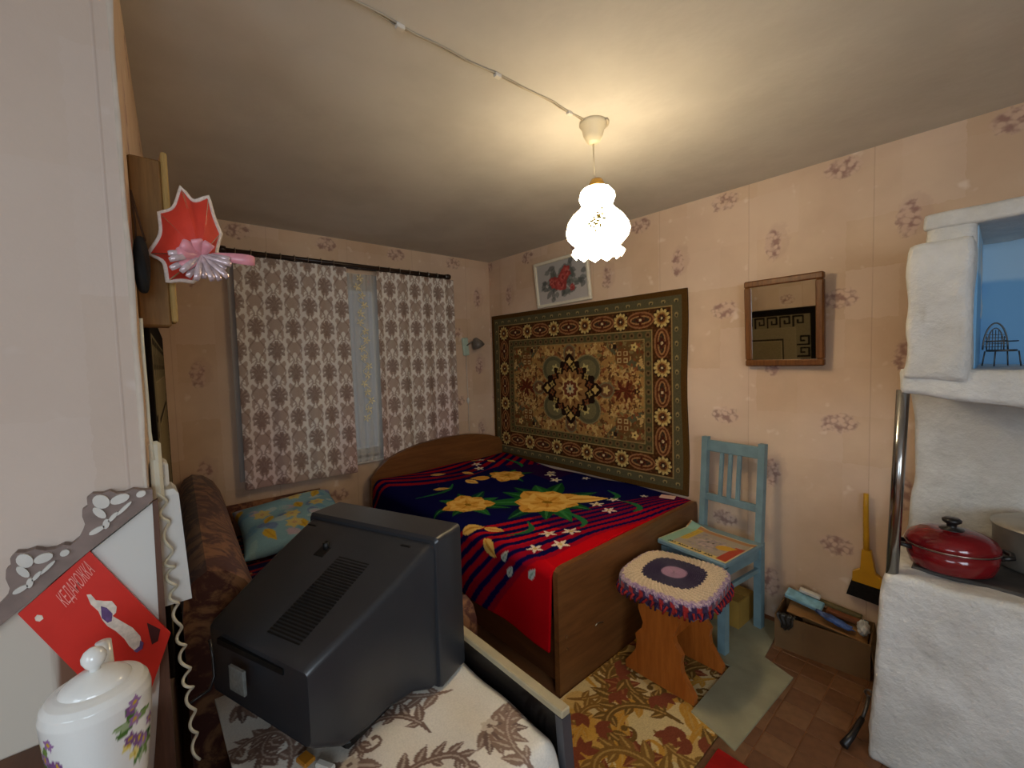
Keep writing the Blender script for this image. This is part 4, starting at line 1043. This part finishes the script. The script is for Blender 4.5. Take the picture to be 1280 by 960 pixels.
def pillow_paint(U, V):
    x = U*.6; y = V*.58; p = Paint(x, y, (128, 170, 188)); rr = random.Random(6)
    for i in range(60): p.ell(rr.uniform(0, .6), rr.uniform(0, .58), rr.uniform(.02, .05), rr.uniform(.015, .035), rr.random()*3, ((104, 156, 192), (146, 184, 190), (176, 198, 200), (104, 122, 174), (190, 170, 186))[i % 5], .75)
    for i in range(13):
        cx, cy = rr.uniform(.03, .57), rr.uniform(.03, .55)
        if i % 2: p.flower(cx, cy, 6, .055, .018, (206, 190, 120), (190, 160, 120), rr.random())
        else: p.petal(cx-.05, cy, rr.uniform(-.6, .6), .12, .028, (204, 172, 60), (180, 140, 50))
    return p.C
def pillow_pos(U, V):
    a = 2*U-1; b = 2*V-1; k = (1-np.abs(a)**4)*(1-np.abs(b)**4)
    pin = 1-.06*(1-np.abs(b)**2)*0-.05*np.abs(a*b)**3*0
    x = .275*a*(1-.07*(1-b*b))*pin; y = .275*b*(1-.07*(1-a*a)); z = .006+.066*np.clip(k, 0, 1)**.5+.006*np.sin(a*7+b*3)
    return x, y, z
plw = Matrix.Translation((.508, -1.935, .560)) @ Matrix.Rotation(math.radians(-4), 4, 'Z') @ Matrix.Rotation(math.radians(9), 4, 'Y') @ Matrix.Rotation(math.radians(3), 4, 'X')
tag(grid('pillow', 90, 80, pillow_pos, pillow_paint, vmat('printed_cotton', .85, .1, .15, 200), back=lambda U, V: np.stack([0*U, 0*U, -2*(.006+.060*np.clip((1-np.abs(2*U-1)**4)*(1-np.abs(2*V-1)**4), 0, 1)**.5)], 1), M=plw),
    'blue pillow printed with yellow flowers leaning on the sofa arm', 'pillow')

# ================================================================ ARMCHAIR WITH CLOTH, TELEVISION
M_LAC = plain('black_lacquer', (22, 18, 17), .25, .5, var=.1); M_STRIP = plain('cream_edging', (176, 164, 134), .4, .4, var=.06)
M_LEG = plain('grey_enamel_steel', (96, 96, 100), .35, .5, .5, .05)
arm = thing('low_armchair', 'low armchair with black panel arms edged in cream carrying the television', 'armchair', (2.25, -2.1, 0))
Ma = Matrix.Translation((-2.25, 2.1, 0))
for yy in (-1.80, -2.50):
    s_ = 1 if yy > -2 else -1
    Mq = Ma
    MB().box(2.0, 2.49, yy-.011, yy+.011, .10 if s_ > 0 else 0, .535 if s_ > 0 else .44).build('arm_panel', M_LAC, arm, M=Mq)
    if s_ < 0: continue
    MB().bbox(1.98, 2.515, yy-.016, yy+.016, .535, .556, .003).build('arm_edging', M_STRIP, arm, M=Mq)
    MB().loft([[(2.49, yy-.016, .535), (2.515, yy-.016, .535), (2.515, yy+.016, .535), (2.49, yy+.016, .535)], [(2.53, yy-.016, 0), (2.555, yy-.016, 0), (2.555, yy+.016, 0), (2.53, yy+.016, 0)]]).build('leg', M_LEG, arm, M=Mq)
    MB().bbox(1.98, 2.02, yy-.014, yy+.014, 0, .535, .003).build('leg', M_LEG, arm, M=Mq)
MB().bbox(2.0, 2.50, -2.487, -1.812, .27, .40, .02).build('seat', M_LAC, arm, M=Ma)
def acanthus_paint(U, V):
    x = U*.95; y = V*.72; p = Paint(x, y, (232, 226, 214)); rr = random.Random(9)
    for i in range(5):
        for j in range(4):
            cx = .08+i*.19+(j % 2)*.09+rr.uniform(-.03, .03); cy = .08+j*.18+rr.uniform(-.03, .03)
            c = ((138, 112, 98), (124, 98, 86))[i % 2]
            if (i+j) % 3: p.scroll(cx, cy, rr.uniform(0, 6.3), .24, c, (200, 184, 168), 1.15, rr.choice((-1, 1)))
            else:
                a0 = rr.uniform(0, 6.3)
                for t in range(9): p.petal(cx, cy, a0+(t-4)*.36, .13-.008*abs(t-4), .019, ((138, 112, 98), (112, 88, 78))[t % 2], (196, 180, 164), .85)
                p.flower(cx, cy, 6, .032, .011, (206, 194, 178), (120, 96, 84), a0)
    return p.C
CX0, CX1, CY0, CY1 = 1.72, 2.535, -2.468, -1.826
def cloth_pos(U, V):
    a = 2*U-1; b = 2*V-1
    ea = np.clip((a-.86)/.14, 0, 1); eb = np.clip((np.abs(b)-.90)/.10, 0, 1)
    x = CX0+(CX1-CX0)*U; y = CY0+(CY1-CY0)*V
    front = np.clip((U-.90)/.10, 0, 1)
    z = .486-.035*ea**2-.02*eb**2*np.clip((U-.36)/.05, 0, 1)-.08*front**3+.004*np.sin(x*23+y*11)*(1-ea)+.003*np.sin(y*37)
    x = x-.05*front**3*.3
    return x, y, z
tag(grid('patterned_cloth', 240, 190, cloth_pos, acanthus_paint, vmat('satin_cloth', .5, .35, .1, 200), back=lambda U, V: np.stack([0*U, 0*U, -(.012+.058*np.clip((U-.36)/.02, 0, 1)*np.clip(1-(np.abs(2*V-1)-.9)*4, 0, 1))*np.clip((1-U)*12+.25, .25, 1)], 1)),
    'white satin cloth with brown acanthus leaves under the television', 'cloth')

M_TV = plain('charcoal_plastic', (46, 48, 52), .33, .55, var=.05, scale=5, bump=.06, bscale=500); M_TVD = plain('black_plastic', (14, 14, 14), .5, .4, var=.1)
tv = thing('television', 'bulky charcoal tube television seen from behind on the patterned cloth', 'television', (1.86, -1.94, .492), math.radians(21.1))
def rr_ring(y, ht, hb_, z0, z1, r, n=5, bow=0.0):
    P = []
    q = 1+.17*max(0, (-.15-y)/.35)                       # the rear is a little wider on one side
    for cx, cz, a0 in ((ht-r, z1-r, 0), (-(ht*q-r), z1-r, PI/2), (-(hb_*q-r), z0+r, PI), (hb_-r, z0+r, 1.5*PI)):
        for k in range(n+1):
            a = a0+PI/2*k/n; px_ = cx+r*math.cos(a); P.append((px_, y+bow*(1-(px_/ht)**2), cz+r*math.sin(a)))
    return P
m = MB(); m.loft([rr_ring(0, .268, .268, .012, .452, .012, bow=.02), rr_ring(-.006, .278, .278, .002, .462, .014, bow=.02), rr_ring(-.118, .278, .278, .0, .460, .014), rr_ring(-.126, .272, .272, .004, .452, .012)])
m.build('bezel', M_TV, tv, smooth='auto')
m = MB(); m.loft([rr_ring(.002, .240, .240, .06, .425, .03, bow=.02), rr_ring(.016, .20, .20, .10, .39, .06, bow=.02)]); m.build('screen', plain('dark_glass', (20, 24, 22), .08, .6), tv, True)
hs = [(-.120, .268, .262, .004, .444, .02), (-.150, .262, .258, .006, .436, .02), (-.185, .256, .222, .012, .420, .02), (-.26, .244, .204, .016, .385, .018), (-.34, .228, .203, .02, .350, .018), (-.42, .210, .208, .04, .316, .018), (-.485, .196, .196, .085, .290, .018), (-.50, .190, .190, .10, .278, .014)]
m = MB(); m.loft([rr_ring(*h, bow=-.03*max(0, (-.3-h[0])/.2)) for h in hs]).build('rear_housing', M_TV, tv, smooth='auto')
MB().bbox(-.19, .19, -.40, -.06, -.001, .03, .01).build('foot', M_TVD, tv)
ztop = lambda y: .444+(y+.12)*(.444-.290)/(.485-.12)
m = MB(); sl_ = math.atan2(.154, .365)
for i in range(30):
    y = -.215-i*.0085; z = ztop(y)-.001
    m.box(.0, .125, -.0022, .0022, -.0015, .0022, Matrix.Translation((-.01, y, z)) @ Matrix.Rotation(sl_, 4, 'X'))
o = m.build('vent_slots', M_TVD, tv); o['kind'] = 'stuff'
MB().lathe([(0, 0), (.011, 0), (.010, .024), (.006, .026), (.005, .012), (0, .012)], 16, Matrix.Translation((-.085, -.215, ztop(-.215)-.006))).build('aerial_socket', M_TVD, tv, True)
MB().bbox(-.022, .022, -.035, .035, -.004, .002, .002, Matrix.Translation((-.085, -.215, ztop(-.215))) @ Matrix.Rotation(sl_, 4, 'X')).build('socket_recess', M_TVD, tv)
for xx in (-.225, .185): MB().bbox(xx-.02, xx+.02, -.158, -.136, ztop(-.147)-.002, ztop(-.147)+.003, .002).build('grip_hole', M_TVD, tv)
MB().box(-.165, .105, -.5035, -.470, .247, .262).build('rear_groove', M_TVD, tv)
MB().bbox(-.065, -.005, -.5318, -.524, .175, .238, .001).build('rating_label', plain('grey_label', (112, 114, 110), .5, .3, var=.15, scale=90), tv)
tag(MB().tube([tuple(at(x, y, 0, xv)) for x, y, xv in ((262, 800, 1.93), (266, 822, 1.94), (268, 845, 1.95), (262, 862, 1.96), (236, 880, 1.98))], .004, 6).build('tv_cord', M_BLK, None, True), 'black cord hanging from the back of the television', 'cord')
o = tag(MB().bbox(-.025, .025, -.009, .009, -.006, .006, .003, Matrix.Translation((2.18, -2.30, .496)) @ Matrix.Rotation(.5, 4, 'Z')).build('white_plug', M_WHITE), 'white plastic plug lying on the cloth beside the television', 'plug')
tag(MB().bbox(-.02, .02, -.015, .015, -.006, .006, .003, Matrix.Translation((2.13, -2.33, .497)) @ Matrix.Rotation(.3, 4, 'Z')).build('amber_lighter', plain('amber_plastic', (176, 116, 36), .3, .5)), 'small amber plastic piece lying on the cloth beside the television', 'trinket')

# ================================================================ THINGS ON THE LEFT WALL CORNER
M_PLANK = wood('raw_plank', (112, 80, 42), (140, 104, 58), 'z', 1, .6, .3); M_PLANKL = wood('sawn_edge', (160, 130, 76), (182, 152, 96), 'z', 1, .7, .2)
rk = thing('coat_rack_board', 'upright wooden coat rack board on the left wall behind the toy umbrella', 'coat rack', (1.96, -2.54, 1.57))
zt_, zb_ = at(205, 190, 0, 1.985)[2], at(203, 408, 0, 1.985)[2]
yr = at(216, 300, 0, 1.985)[1]
MB().bbox(-.03, .025, -2.578+2.54, yr+2.54-.012, zb_-1.57, zt_-1.57-.02, .004).build('board', M_PLANK, rk)
MB().bbox(-.03, .025, yr+2.54-.012, yr+2.54, zb_-1.57+.01, zt_-1.57, .003).build('sawn_edge', M_PLANKL, rk)
MB().tube([(.02, yr+2.54-.02, .20), (.05, yr+2.54-.01, .19), (.065, yr+2.54+.0, .205)], .004, 8).build('hook', M_IRON, rk, True)
# toy umbrella
UX = 2.04
tips = [at(x, y, 0, UX-.02) for x, y in ((226, 234), (260, 246), (275, 292), (268, 332), (240, 352), (210, 352), (186, 317), (199, 266))]
apex = at(250, 321, 0, UX+.03); cen = sum(tips)/8
umb = thing('toy_umbrella', 'small red toy umbrella with white lace edge hanging on the coat rack board', 'umbrella', tuple(cen))
Mu = Matrix.Translation(tuple(-cen)); M_URED = plain('red_silk', (206, 62, 46), .55, .3, var=.06); M_LACE = plain('white_lace', (226, 212, 200), .8, .2, var=.1, scale=120, bump=.6, bscale=260)
edge = []
for i in range(8):
    a, b = tips[i], tips[(i+1) % 8]; m = MB(); rows = []
    for r in np.linspace(.02, 1, 7):
        row = []
        for t in np.linspace(0, 1, 9):
            q = a*(1-t)+b*t; q = q+(cen-q)*(.19 if i in (0, 5, 6, 7) else .04)*math.sin(PI*t)
            P = apex*(1-r)+q*r; P = P+np.array([.018*math.sin(PI*r), 0, 0])
            row.append(P)
        rows.append(row)
    edge += rows[-1][:-1]
    vs_ = [tuple(p_) for row in rows for p_ in row]; fs_ = [(j*9+k, j*9+k+1, (j+1)*9+k+1, (j+1)*9+k) for j in range(6) for k in range(8)]
    N_ = len(vs_); vs_ += [(x-.0015, y, z) for x, y, z in vs_]; fs_ += [tuple(reversed([q+N_ for q in f])) for f in fs_]
    m.add(vs_, fs_); m.build('panel', M_URED, umb, True, Mu, fix=False)
    MB().tube([tuple(apex*(1-r)+a*r+np.array([.018*math.sin(PI*r)-.002, 0, 0])) for r in np.linspace(0, 1, 7)], .0015, 5).build('rib', M_BOLT, umb, M=Mu)
MB().tube([tuple(p_) for p_ in edge], lambda t: .0048+.0012*math.sin(t*400), 7, True).build('lace_trim', M_LACE, umb, True, Mu)
MB().cyl(tuple(apex), tuple(apex+np.array([-.12, -.01, .02])), .003, n=8).build('stick', M_BOLT, umb, True, Mu)
M_PINK = plain('pink_satin', (226, 150, 160), .3, .5, var=.12, scale=40); M_SILV = plain('silver_ribbon', (206, 186, 190), .25, .5, .3, .2, scale=60)
bow = thing('ribbon_bow', 'pink and silver ribbon bow tied at the centre of the toy umbrella', 'bow', tuple(apex+np.array([.02, 0, 0])))
br_ = random.Random(11)
def loop_strip(c0, dirv, ln, wd, curl, mat, name):
    d = Vector(dirv).normalized(); nrm = Vector((1, 0, 0)); sd = d.cross(nrm).normalized(); m = MB(); vs_ = []; fs_ = []
    for i in range(9):
        t = i/8; p_ = Vector(c0)+d*ln*math.sin(t*PI*.62)+nrm*(curl*math.sin(t*PI)+.004); w_ = wd*(.35+.65*math.sin(PI*min(1, t*.9+.1)))
        vs_ += [tuple(p_-sd*w_), tuple(p_+sd*w_), tuple(p_+sd*w_-nrm*.001), tuple(p_-sd*w_-nrm*.001)]
    for i in range(8):
        for k in range(4): fs_.append((i*4+k, i*4+(k+1) % 4, i*4+4+(k+1) % 4, i*4+4+k))
    return m.add(vs_, fs_).build(name, mat, bow, True)
for ang, ln, wd in ((2.75, .036, .010), (3.3, .040, .011), (1.9, .028, .009), (1.0, .026, .009), (3.9, .045, .010)): loop_strip((0, 0, 0), (0, math.cos(ang), math.sin(ang)), ln*1.1, wd*1.2, .02, M_PINK, 'loop')
for k in range(13):
    ang = -PI/2+(k-6)*.24; loop_strip((0, 0, 0), (.1, math.cos(ang), math.sin(ang)), br_.uniform(.05, .07), .006, .012+.008*(k % 2), M_SILV, 'streamer')
loop_strip((0, .018, 0), (0, 1, -.05), .082, .012, .015, M_PINK, 'tail')
# black pouch on a cord behind the corner
pc = at(176, 335, 0, 2.03)
pch = thing('hanging_pouch', 'black pouch hanging by a cord at the corner of the left wall', 'pouch', (2.066, -2.5685, pc[2]))
def pouch_pos(U, V):
    th = 2*PI*U; ph = PI*(V-.5); r = np.cos(ph)**.6*(1+.07*np.sin(5*th+4*ph)); return   .020*r*np.cos(th), .013*r*np.sin(th), .058*np.sin(ph)
grid('pouch_body', 40, 24, pouch_pos, None, plain('black_leatherette', (30, 28, 27), .75, .2), pch)
hk = at(166, 250, 0, 2.0)
for s_ in (-.006, .008): MB().tube([(0, s_, .05), (0, s_*.5-.003, (hk[2]-pc[2])*.6), (0, -.009, hk[2]-pc[2])], .0022, 6).build('cord', plain('brown_cord', (70, 48, 32), .8, .1), pch, True)

# telephone with coiled cord
M_TEL = plain('white_phone_plastic', (214, 214, 210), .35, .45, var=.04); M_TEL2 = plain('aged_phone_plastic', (206, 200, 178), .4, .4, var=.06)
z745, z605, z572 = [at(x, y, 0, 2.03)[2] for x, y in ((232, 742), (222, 606), (215, 574))]
yf = at(228, 660, 0, 2.03)[1]
tel = thing('wall_telephone', 'white wall telephone with coiled cord at the corner of the left wall', 'telephone', (2.03, -2.58, z745))
hgt = z605-z745
MB().loft([[(-.05, .002, 0), (.035, -.001, 0), (.035, yf+2.58+.006, 0), (-.05, yf+2.58+.006, 0)], [(-.05, .002, hgt-.012), (.035, -.001, hgt-.012), (.035, yf+2.58-.004, hgt-.012), (-.05, yf+2.58-.004, hgt-.012)], [(-.046, .002, hgt), (.031, -.001, hgt), (.031, yf+2.58-.012, hgt), (-.046, yf+2.58-.012, hgt)]]).build('base', M_TEL, tel)
MB().bbox(-.045, .03, .0, yf+2.58-.018, hgt+.004, z572-z745, .006).build('cradle', M_TEL, tel)
MB().bbox(.036, .052, .0, .020, hgt-.02, z572-z745+.05, .006).build('handset', M_TEL2, tel)
cp = [at(x, y, 0, xv) for x, y, xv in ((197, 592, 2.07), (202, 625, 2.075), (208, 660, 2.08), (211, 700, 2.085), (216, 740, 2.085), (224, 790, 2.085), (233, 840, 2.085), (240, 890, 2.085), (246, 950, 2.085))]
coil = []; tot = len(cp)-1
for i in range(tot*44):
    t = i/44; k = int(t); f_ = t-k; c = cp[k]*(1-f_)+cp[min(k+1, tot)]*f_; s_ = 2*PI*t*(1.9 if t > 3 else 1.2); r = .0075+.0015*math.sin(t*2.3)
    coil.append((c[0]+r*math.cos(s_), c[1]+r*math.sin(s_)*.9, c[2]+.004*math.sin(s_*.5)))
MB().tube(coil, .0032, 5).build('coiled_cord', M_TEL2, tel, True, Matrix.Translation((-2.03, 2.58, -z745)))
wl = [at(x, y, 0, 2.08) for x, y in ((176, 398), (178, 430), (184, 500), (187, 540), (192, 575))]
tag(MB().tube([tuple(p_) for p_ in wl], .0035, 6).build('phone_line', M_TEL2, None, True), 'thin cream phone line running down the wall corner', 'cable')

# ================================================================ GABLED BOARD WITH CARVED BORDER, BOOKLET
XB = PX+.002
def pp(pts, xv): return [tuple(at(x, y, 0, xv)[1:]) for x, y in pts]
g = G('painted_reflections', .32, .45); co = g.coord(); x, y, z = g.xyz(co)
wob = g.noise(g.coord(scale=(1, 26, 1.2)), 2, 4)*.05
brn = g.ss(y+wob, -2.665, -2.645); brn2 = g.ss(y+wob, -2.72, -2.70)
c = g.mix(brn, L(112, 78, 58), L(206, 204, 198)); c = g.mix(brn2, L(196, 186, 172), c); g.color(c); M_REFLECT = g.mat  # white, brown and cream bands are reflections painted into the colour
gb = thing('gabled_wall_board', 'wall board with painted-in reflection bands and a sloping carved border beside the corner', 'wall board', tuple(at(100, 800, 0, PX)))
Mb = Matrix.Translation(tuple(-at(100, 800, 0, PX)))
MB().prism(pp([(-60, 825), (192, 626), (206, 800), (214, 985), (-60, 985)], XB), XB, XB+.010, 0).build('panel', M_REFLECT, gb, M=Mb)
M_FRB = wood('brown_strip', (84, 58, 46), (108, 76, 60), 'z', 1, .5, .3); M_BRD = plain('grey_carved_border', (128, 110, 102), .5, .35, var=.12, scale=30)
MB().prism(pp([(190, 626), (197, 622), (209, 800), (222, 985), (190, 985), (199, 850), (200, 800)], XB), XB, XB+.0118, 0).build('side_strip', M_FRB, gb, M=Mb)
cr = lambda P: [(x/4.8, 580+y/4.8) for x, y in P]
out = cr([(-160, 950), (0, 830), (30, 800), (60, 765), (72, 720), (48, 665), (50, 612), (80, 592), (74, 545), (108, 512), (165, 510), (220, 490), (280, 500), (340, 490), (390, 465), (430, 470), (480, 430), (500, 390), (515, 345), (498, 300), (498, 262), (530, 240), (525, 192), (560, 165), (620, 165), (660, 148), (700, 165), (750, 160), (800, 138), (850, 145), (912, 140), (915, 205), (520, 520), (100, 872), (-160, 1085)])
bord = MB().prism(pp(out, XB), XB, XB+.020, 0).build('carved_border', M_BRD, gb, M=Mb)
M_CARV = plain('ivory_carving', (206, 202, 194), .45, .4, var=.08)
for ox, oy in ((0, 0), (-448, 345)):
    for cx, cy, rx, ry, an in ((610, 210, 52, 40, .2), (720, 195, 60, 26, -.35), (600, 275, 46, 24, .6), (585, 378, 52, 15, -.5), (680, 300, 40, 12, -.8), (845, 165, 30, 18, -.4), (745, 250, 60, 10, -.75), (640, 340, 20, 30, .3)):
        pl = [(cx+ox+rx*math.cos(t)*math.cos(an)-ry*math.sin(t)*math.sin(an), cy+oy+rx*math.cos(t)*math.sin(an)+ry*math.sin(t)*math.cos(an)) for t in np.linspace(0, 2*PI, 14, endpoint=False)]
        o = MB().prism(pp(cr(pl), XB), XB+.018, XB+.0245, 0).build('carving', M_CARV, bord)
        o.matrix_parent_inverse = Matrix.Identity(4)
# red booklet tucked under the border
M_BOOK = plain('red_cover', (206, 44, 32), .4, .4, var=.05); XK = XB+.012
bk = thing('red_booklet', 'red booklet with a dancer on the cover tucked under the carved border', 'booklet', tuple(at(125, 860, 0, PX)))
Mk = Matrix.Translation(tuple(-at(125, 860, 0, PX)))
MB().prism(pp([(23, 766), (112, 688), (213, 790), (186, 868), (128, 872)], XK), XK, XK+.006, 0).build('cover', M_BOOK, bk, M=Mk)
def flat(name, pts, mat, lift=.0066):
    o = MB().prism(pp(pts, XK), XK+lift-.0008, XK+lift, 0).build(name, mat, bk, M=Mk); return o
c2 = lambda P: [(20+x/4.8, 660+y/4.8) for x, y in P]
M_CR = plain('cream_print', (222, 206, 190), .5, .3, var=.12, scale=120); M_PU = plain('violet_print', (104, 76, 122), .5, .3, var=.2, scale=120); M_DKP = plain('dark_print', (70, 30, 30), .5, .3)
flat('printed_figure', c2([(425, 392), (450, 390), (480, 425), (530, 430), (575, 430), (605, 465), (600, 500), (580, 520), (640, 555), (700, 590), (745, 640), (755, 690), (710, 725), (680, 700), (650, 655), (600, 610), (550, 580), (520, 545), (495, 490), (450, 450)]), M_CR)
flat('printed_figure', c2([(510, 460), (545, 470), (580, 505), (575, 550), (550, 560), (515, 530)]), M_PU, .0069)
flat('printed_figure', c2([(705, 728), (740, 700), (745, 665), (765, 680), (758, 715), (725, 738)]), M_PU, .0069)
flat('printed_picture', c2([(785, 560), (865, 600), (850, 670), (815, 690), (800, 630)]), M_DKP)
flat('printed_dot', c2([(115, 530), (130, 512), (160, 515), (168, 535), (145, 552), (122, 548)]), M_CR)
cu = bpy.data.curves.new('title', 'FONT'); cu.body = 'КЕДАРЮЖКА'; cu.size = 1; cu.align_x = 'LEFT'; cu.extrude = .0
to = bpy.data.objects.new('title', cu); col.objects.link(to); bpy.context.view_layer.update()
tme = bpy.data.meshes.new_from_object(to.evaluated_get(bpy.context.evaluated_depsgraph_get())); bpy.data.objects.remove(to)
A_, B_, D_ = [at(x, y, 0, XK+.0066) for x, y in c2([(300, 480), (475, 262), (235, 405)])]
co_ = np.array([v.co[:] for v in tme.vertices]); mx = co_[:, 0].max(); my = co_[:, 1].max()
for v in tme.vertices: v.co = Vector(A_+(B_-A_)*(v.co.x/mx)+(D_-A_)*(v.co.y/my))
link('cover_title', tme, plain('pale_red_print', (232, 150, 140), .5, .3), bk, False, Mk)

# ================================================================ TEAPOT ON A SIDE CABINET
TX = 2.36
pL, pR = at(48, 905, 0, TX), at(190, 885, 0, TX); rad = abs(pR[1]-pL[1])/2; ty = (pL[1]+pR[1])/2; tz = at(118, 885, 0, TX)[2]
base_z = tz-.165; DZ = .032
cab = thing('side_cabinet', 'brown wooden side cabinet carrying the porcelain pot beside the corner', 'cabinet', (2.38, -2.93, 0))
MB().bbox(-.26, .24, -.28, .28, .05, base_z-.02, .004).build('body', M_BED, cab); MB().bbox(-.268, .26, -.29, .29, base_z-.02, base_z, .004).build('top', M_BEDD, cab)
for y in (-.14, .14):
    d_ = MB().bbox(.24, .256, y-.135, y+.135, .08, base_z-.04, .003).build('door', M_BED, cab); MB().lathe([(0, 0), (.006, 0), (.006, .012), (.012, .018), (.008, .026), (0, .027)], 14, Matrix.Translation((.256, y*.15, base_z*.5)) @ Matrix.Rotation(PI/2, 4, 'Y')).build('knob', M_BOLT, d_, True)
for x in (-.22, .2):
    for y in (-.24, .24): MB().bbox(x-.02, x+.02, y-.02, y+.02, 0, .05, .002).build('leg', M_BEDD, cab)
tp = thing('porcelain_pot', 'white porcelain pot with lid and painted violets on the side cabinet', 'teapot', (TX, ty, base_z))
prof_r = [(0, .70), (.004, .74), (.04, .82), (.10, .93), (.15, 1.0), (.177, 1.03), (.190, .99), (.198, .90), (.202, .76), (.204, .66)]
def pot_pos(U, V):
    zz = np.array([q[0] for q in prof_r]); rr_ = np.array([q[1] for q in prof_r])*rad
    s_ = np.linspace(0, 1, len(prof_r)); z = np.interp(V, s_, zz); r = np.interp(V, s_, rr_)
    th = 2*PI*U; r = r*(1+.025*np.cos(th*4+.6)*np.clip((.195-z)/.05, 0, 1)); return r*np.cos(th), r*np.sin(th), z
def pot_paint(U, V):
    th = 2*PI*U; x = ((th+PI) % (2*PI)-PI)*rad; s_ = np.linspace(0, 1, len(prof_r)); y = np.interp(V, s_, np.array([q[0] for q in prof_r]))
    p = Paint(x, y, (226, 226, 222)); rr_ = random.Random(2)
    def posy(cx, cy):
        for i in range(7): p.petal(cx, cy, rr_.uniform(0, 6.3), .030, .006, ((70, 110, 50), (110, 140, 70), (150, 170, 130))[i % 3])
        for i in range(5):
            q = (cx+rr_.uniform(-.018, .018), cy+rr_.uniform(-.03, .03))
            for t in range(5): p.petal(q[0], q[1], t*1.26, .011, .004, ((120, 80, 130), (150, 110, 160), (222, 206, 120))[i % 3])
            p.ell(q[0], q[1], .003, .003, 0, (196, 160, 40))
    posy(rad*.95, .10); posy(rad*.75, .145); posy(-rad*1.25, .13); posy(-rad*.85, .10); posy(rad*2.6, .08); posy(rad*.2, .02)
    return p.C
grid('pot_body', 220, 110, pot_pos, pot_paint, vmat('glazed_porcelain', .12, .6, grain=.03), tp)
MB().lathe([(0, 0), (rad*.70, 0), (rad*.72, .004), (0, .006)], 40).build('foot_ring', plain('white_glaze', (228, 228, 224), .12, .6, var=.02), tp, True)
M_GLAZE = bpy.data.materials['white_glaze']
ld = MB().lathe([(0, .164), (rad*.68, .166), (rad*.70, .170), (rad*.60, .178), (rad*.36, .187), (rad*.12, .191), (0, .192)], 48, Matrix.Translation((0, 0, DZ))).build('lid', M_GLAZE, tp, True)
MB().lathe([(0, .188), (.007, .190), (.0065, .194), (.011, .199), (.0145, .207), (.0145, .213), (.011, .220), (.005, .2245), (0, .2255)], 24, Matrix.Translation((0, 0, DZ))).build('knob', M_GLAZE, ld, True)
so = at(129, 802, 0, TX-.07); sv = Vector((so[0]-TX, so[1]-ty, so[2]-base_z))
MB().tube([(-.035, .012, .10), (-.062, .016, .13), (-.07, sv.y, .17), tuple(sv)], lambda t: .016-.006*t, 16).build('spout', M_GLAZE, tp, True)
MB().tube([(.045, -.02, .14), (.075, -.035, .14), (.085, -.04, .10), (.072, -.034, .055), (.045, -.022, .04)], .006, 10).build('handle', M_GLAZE, tp, True) if False else None
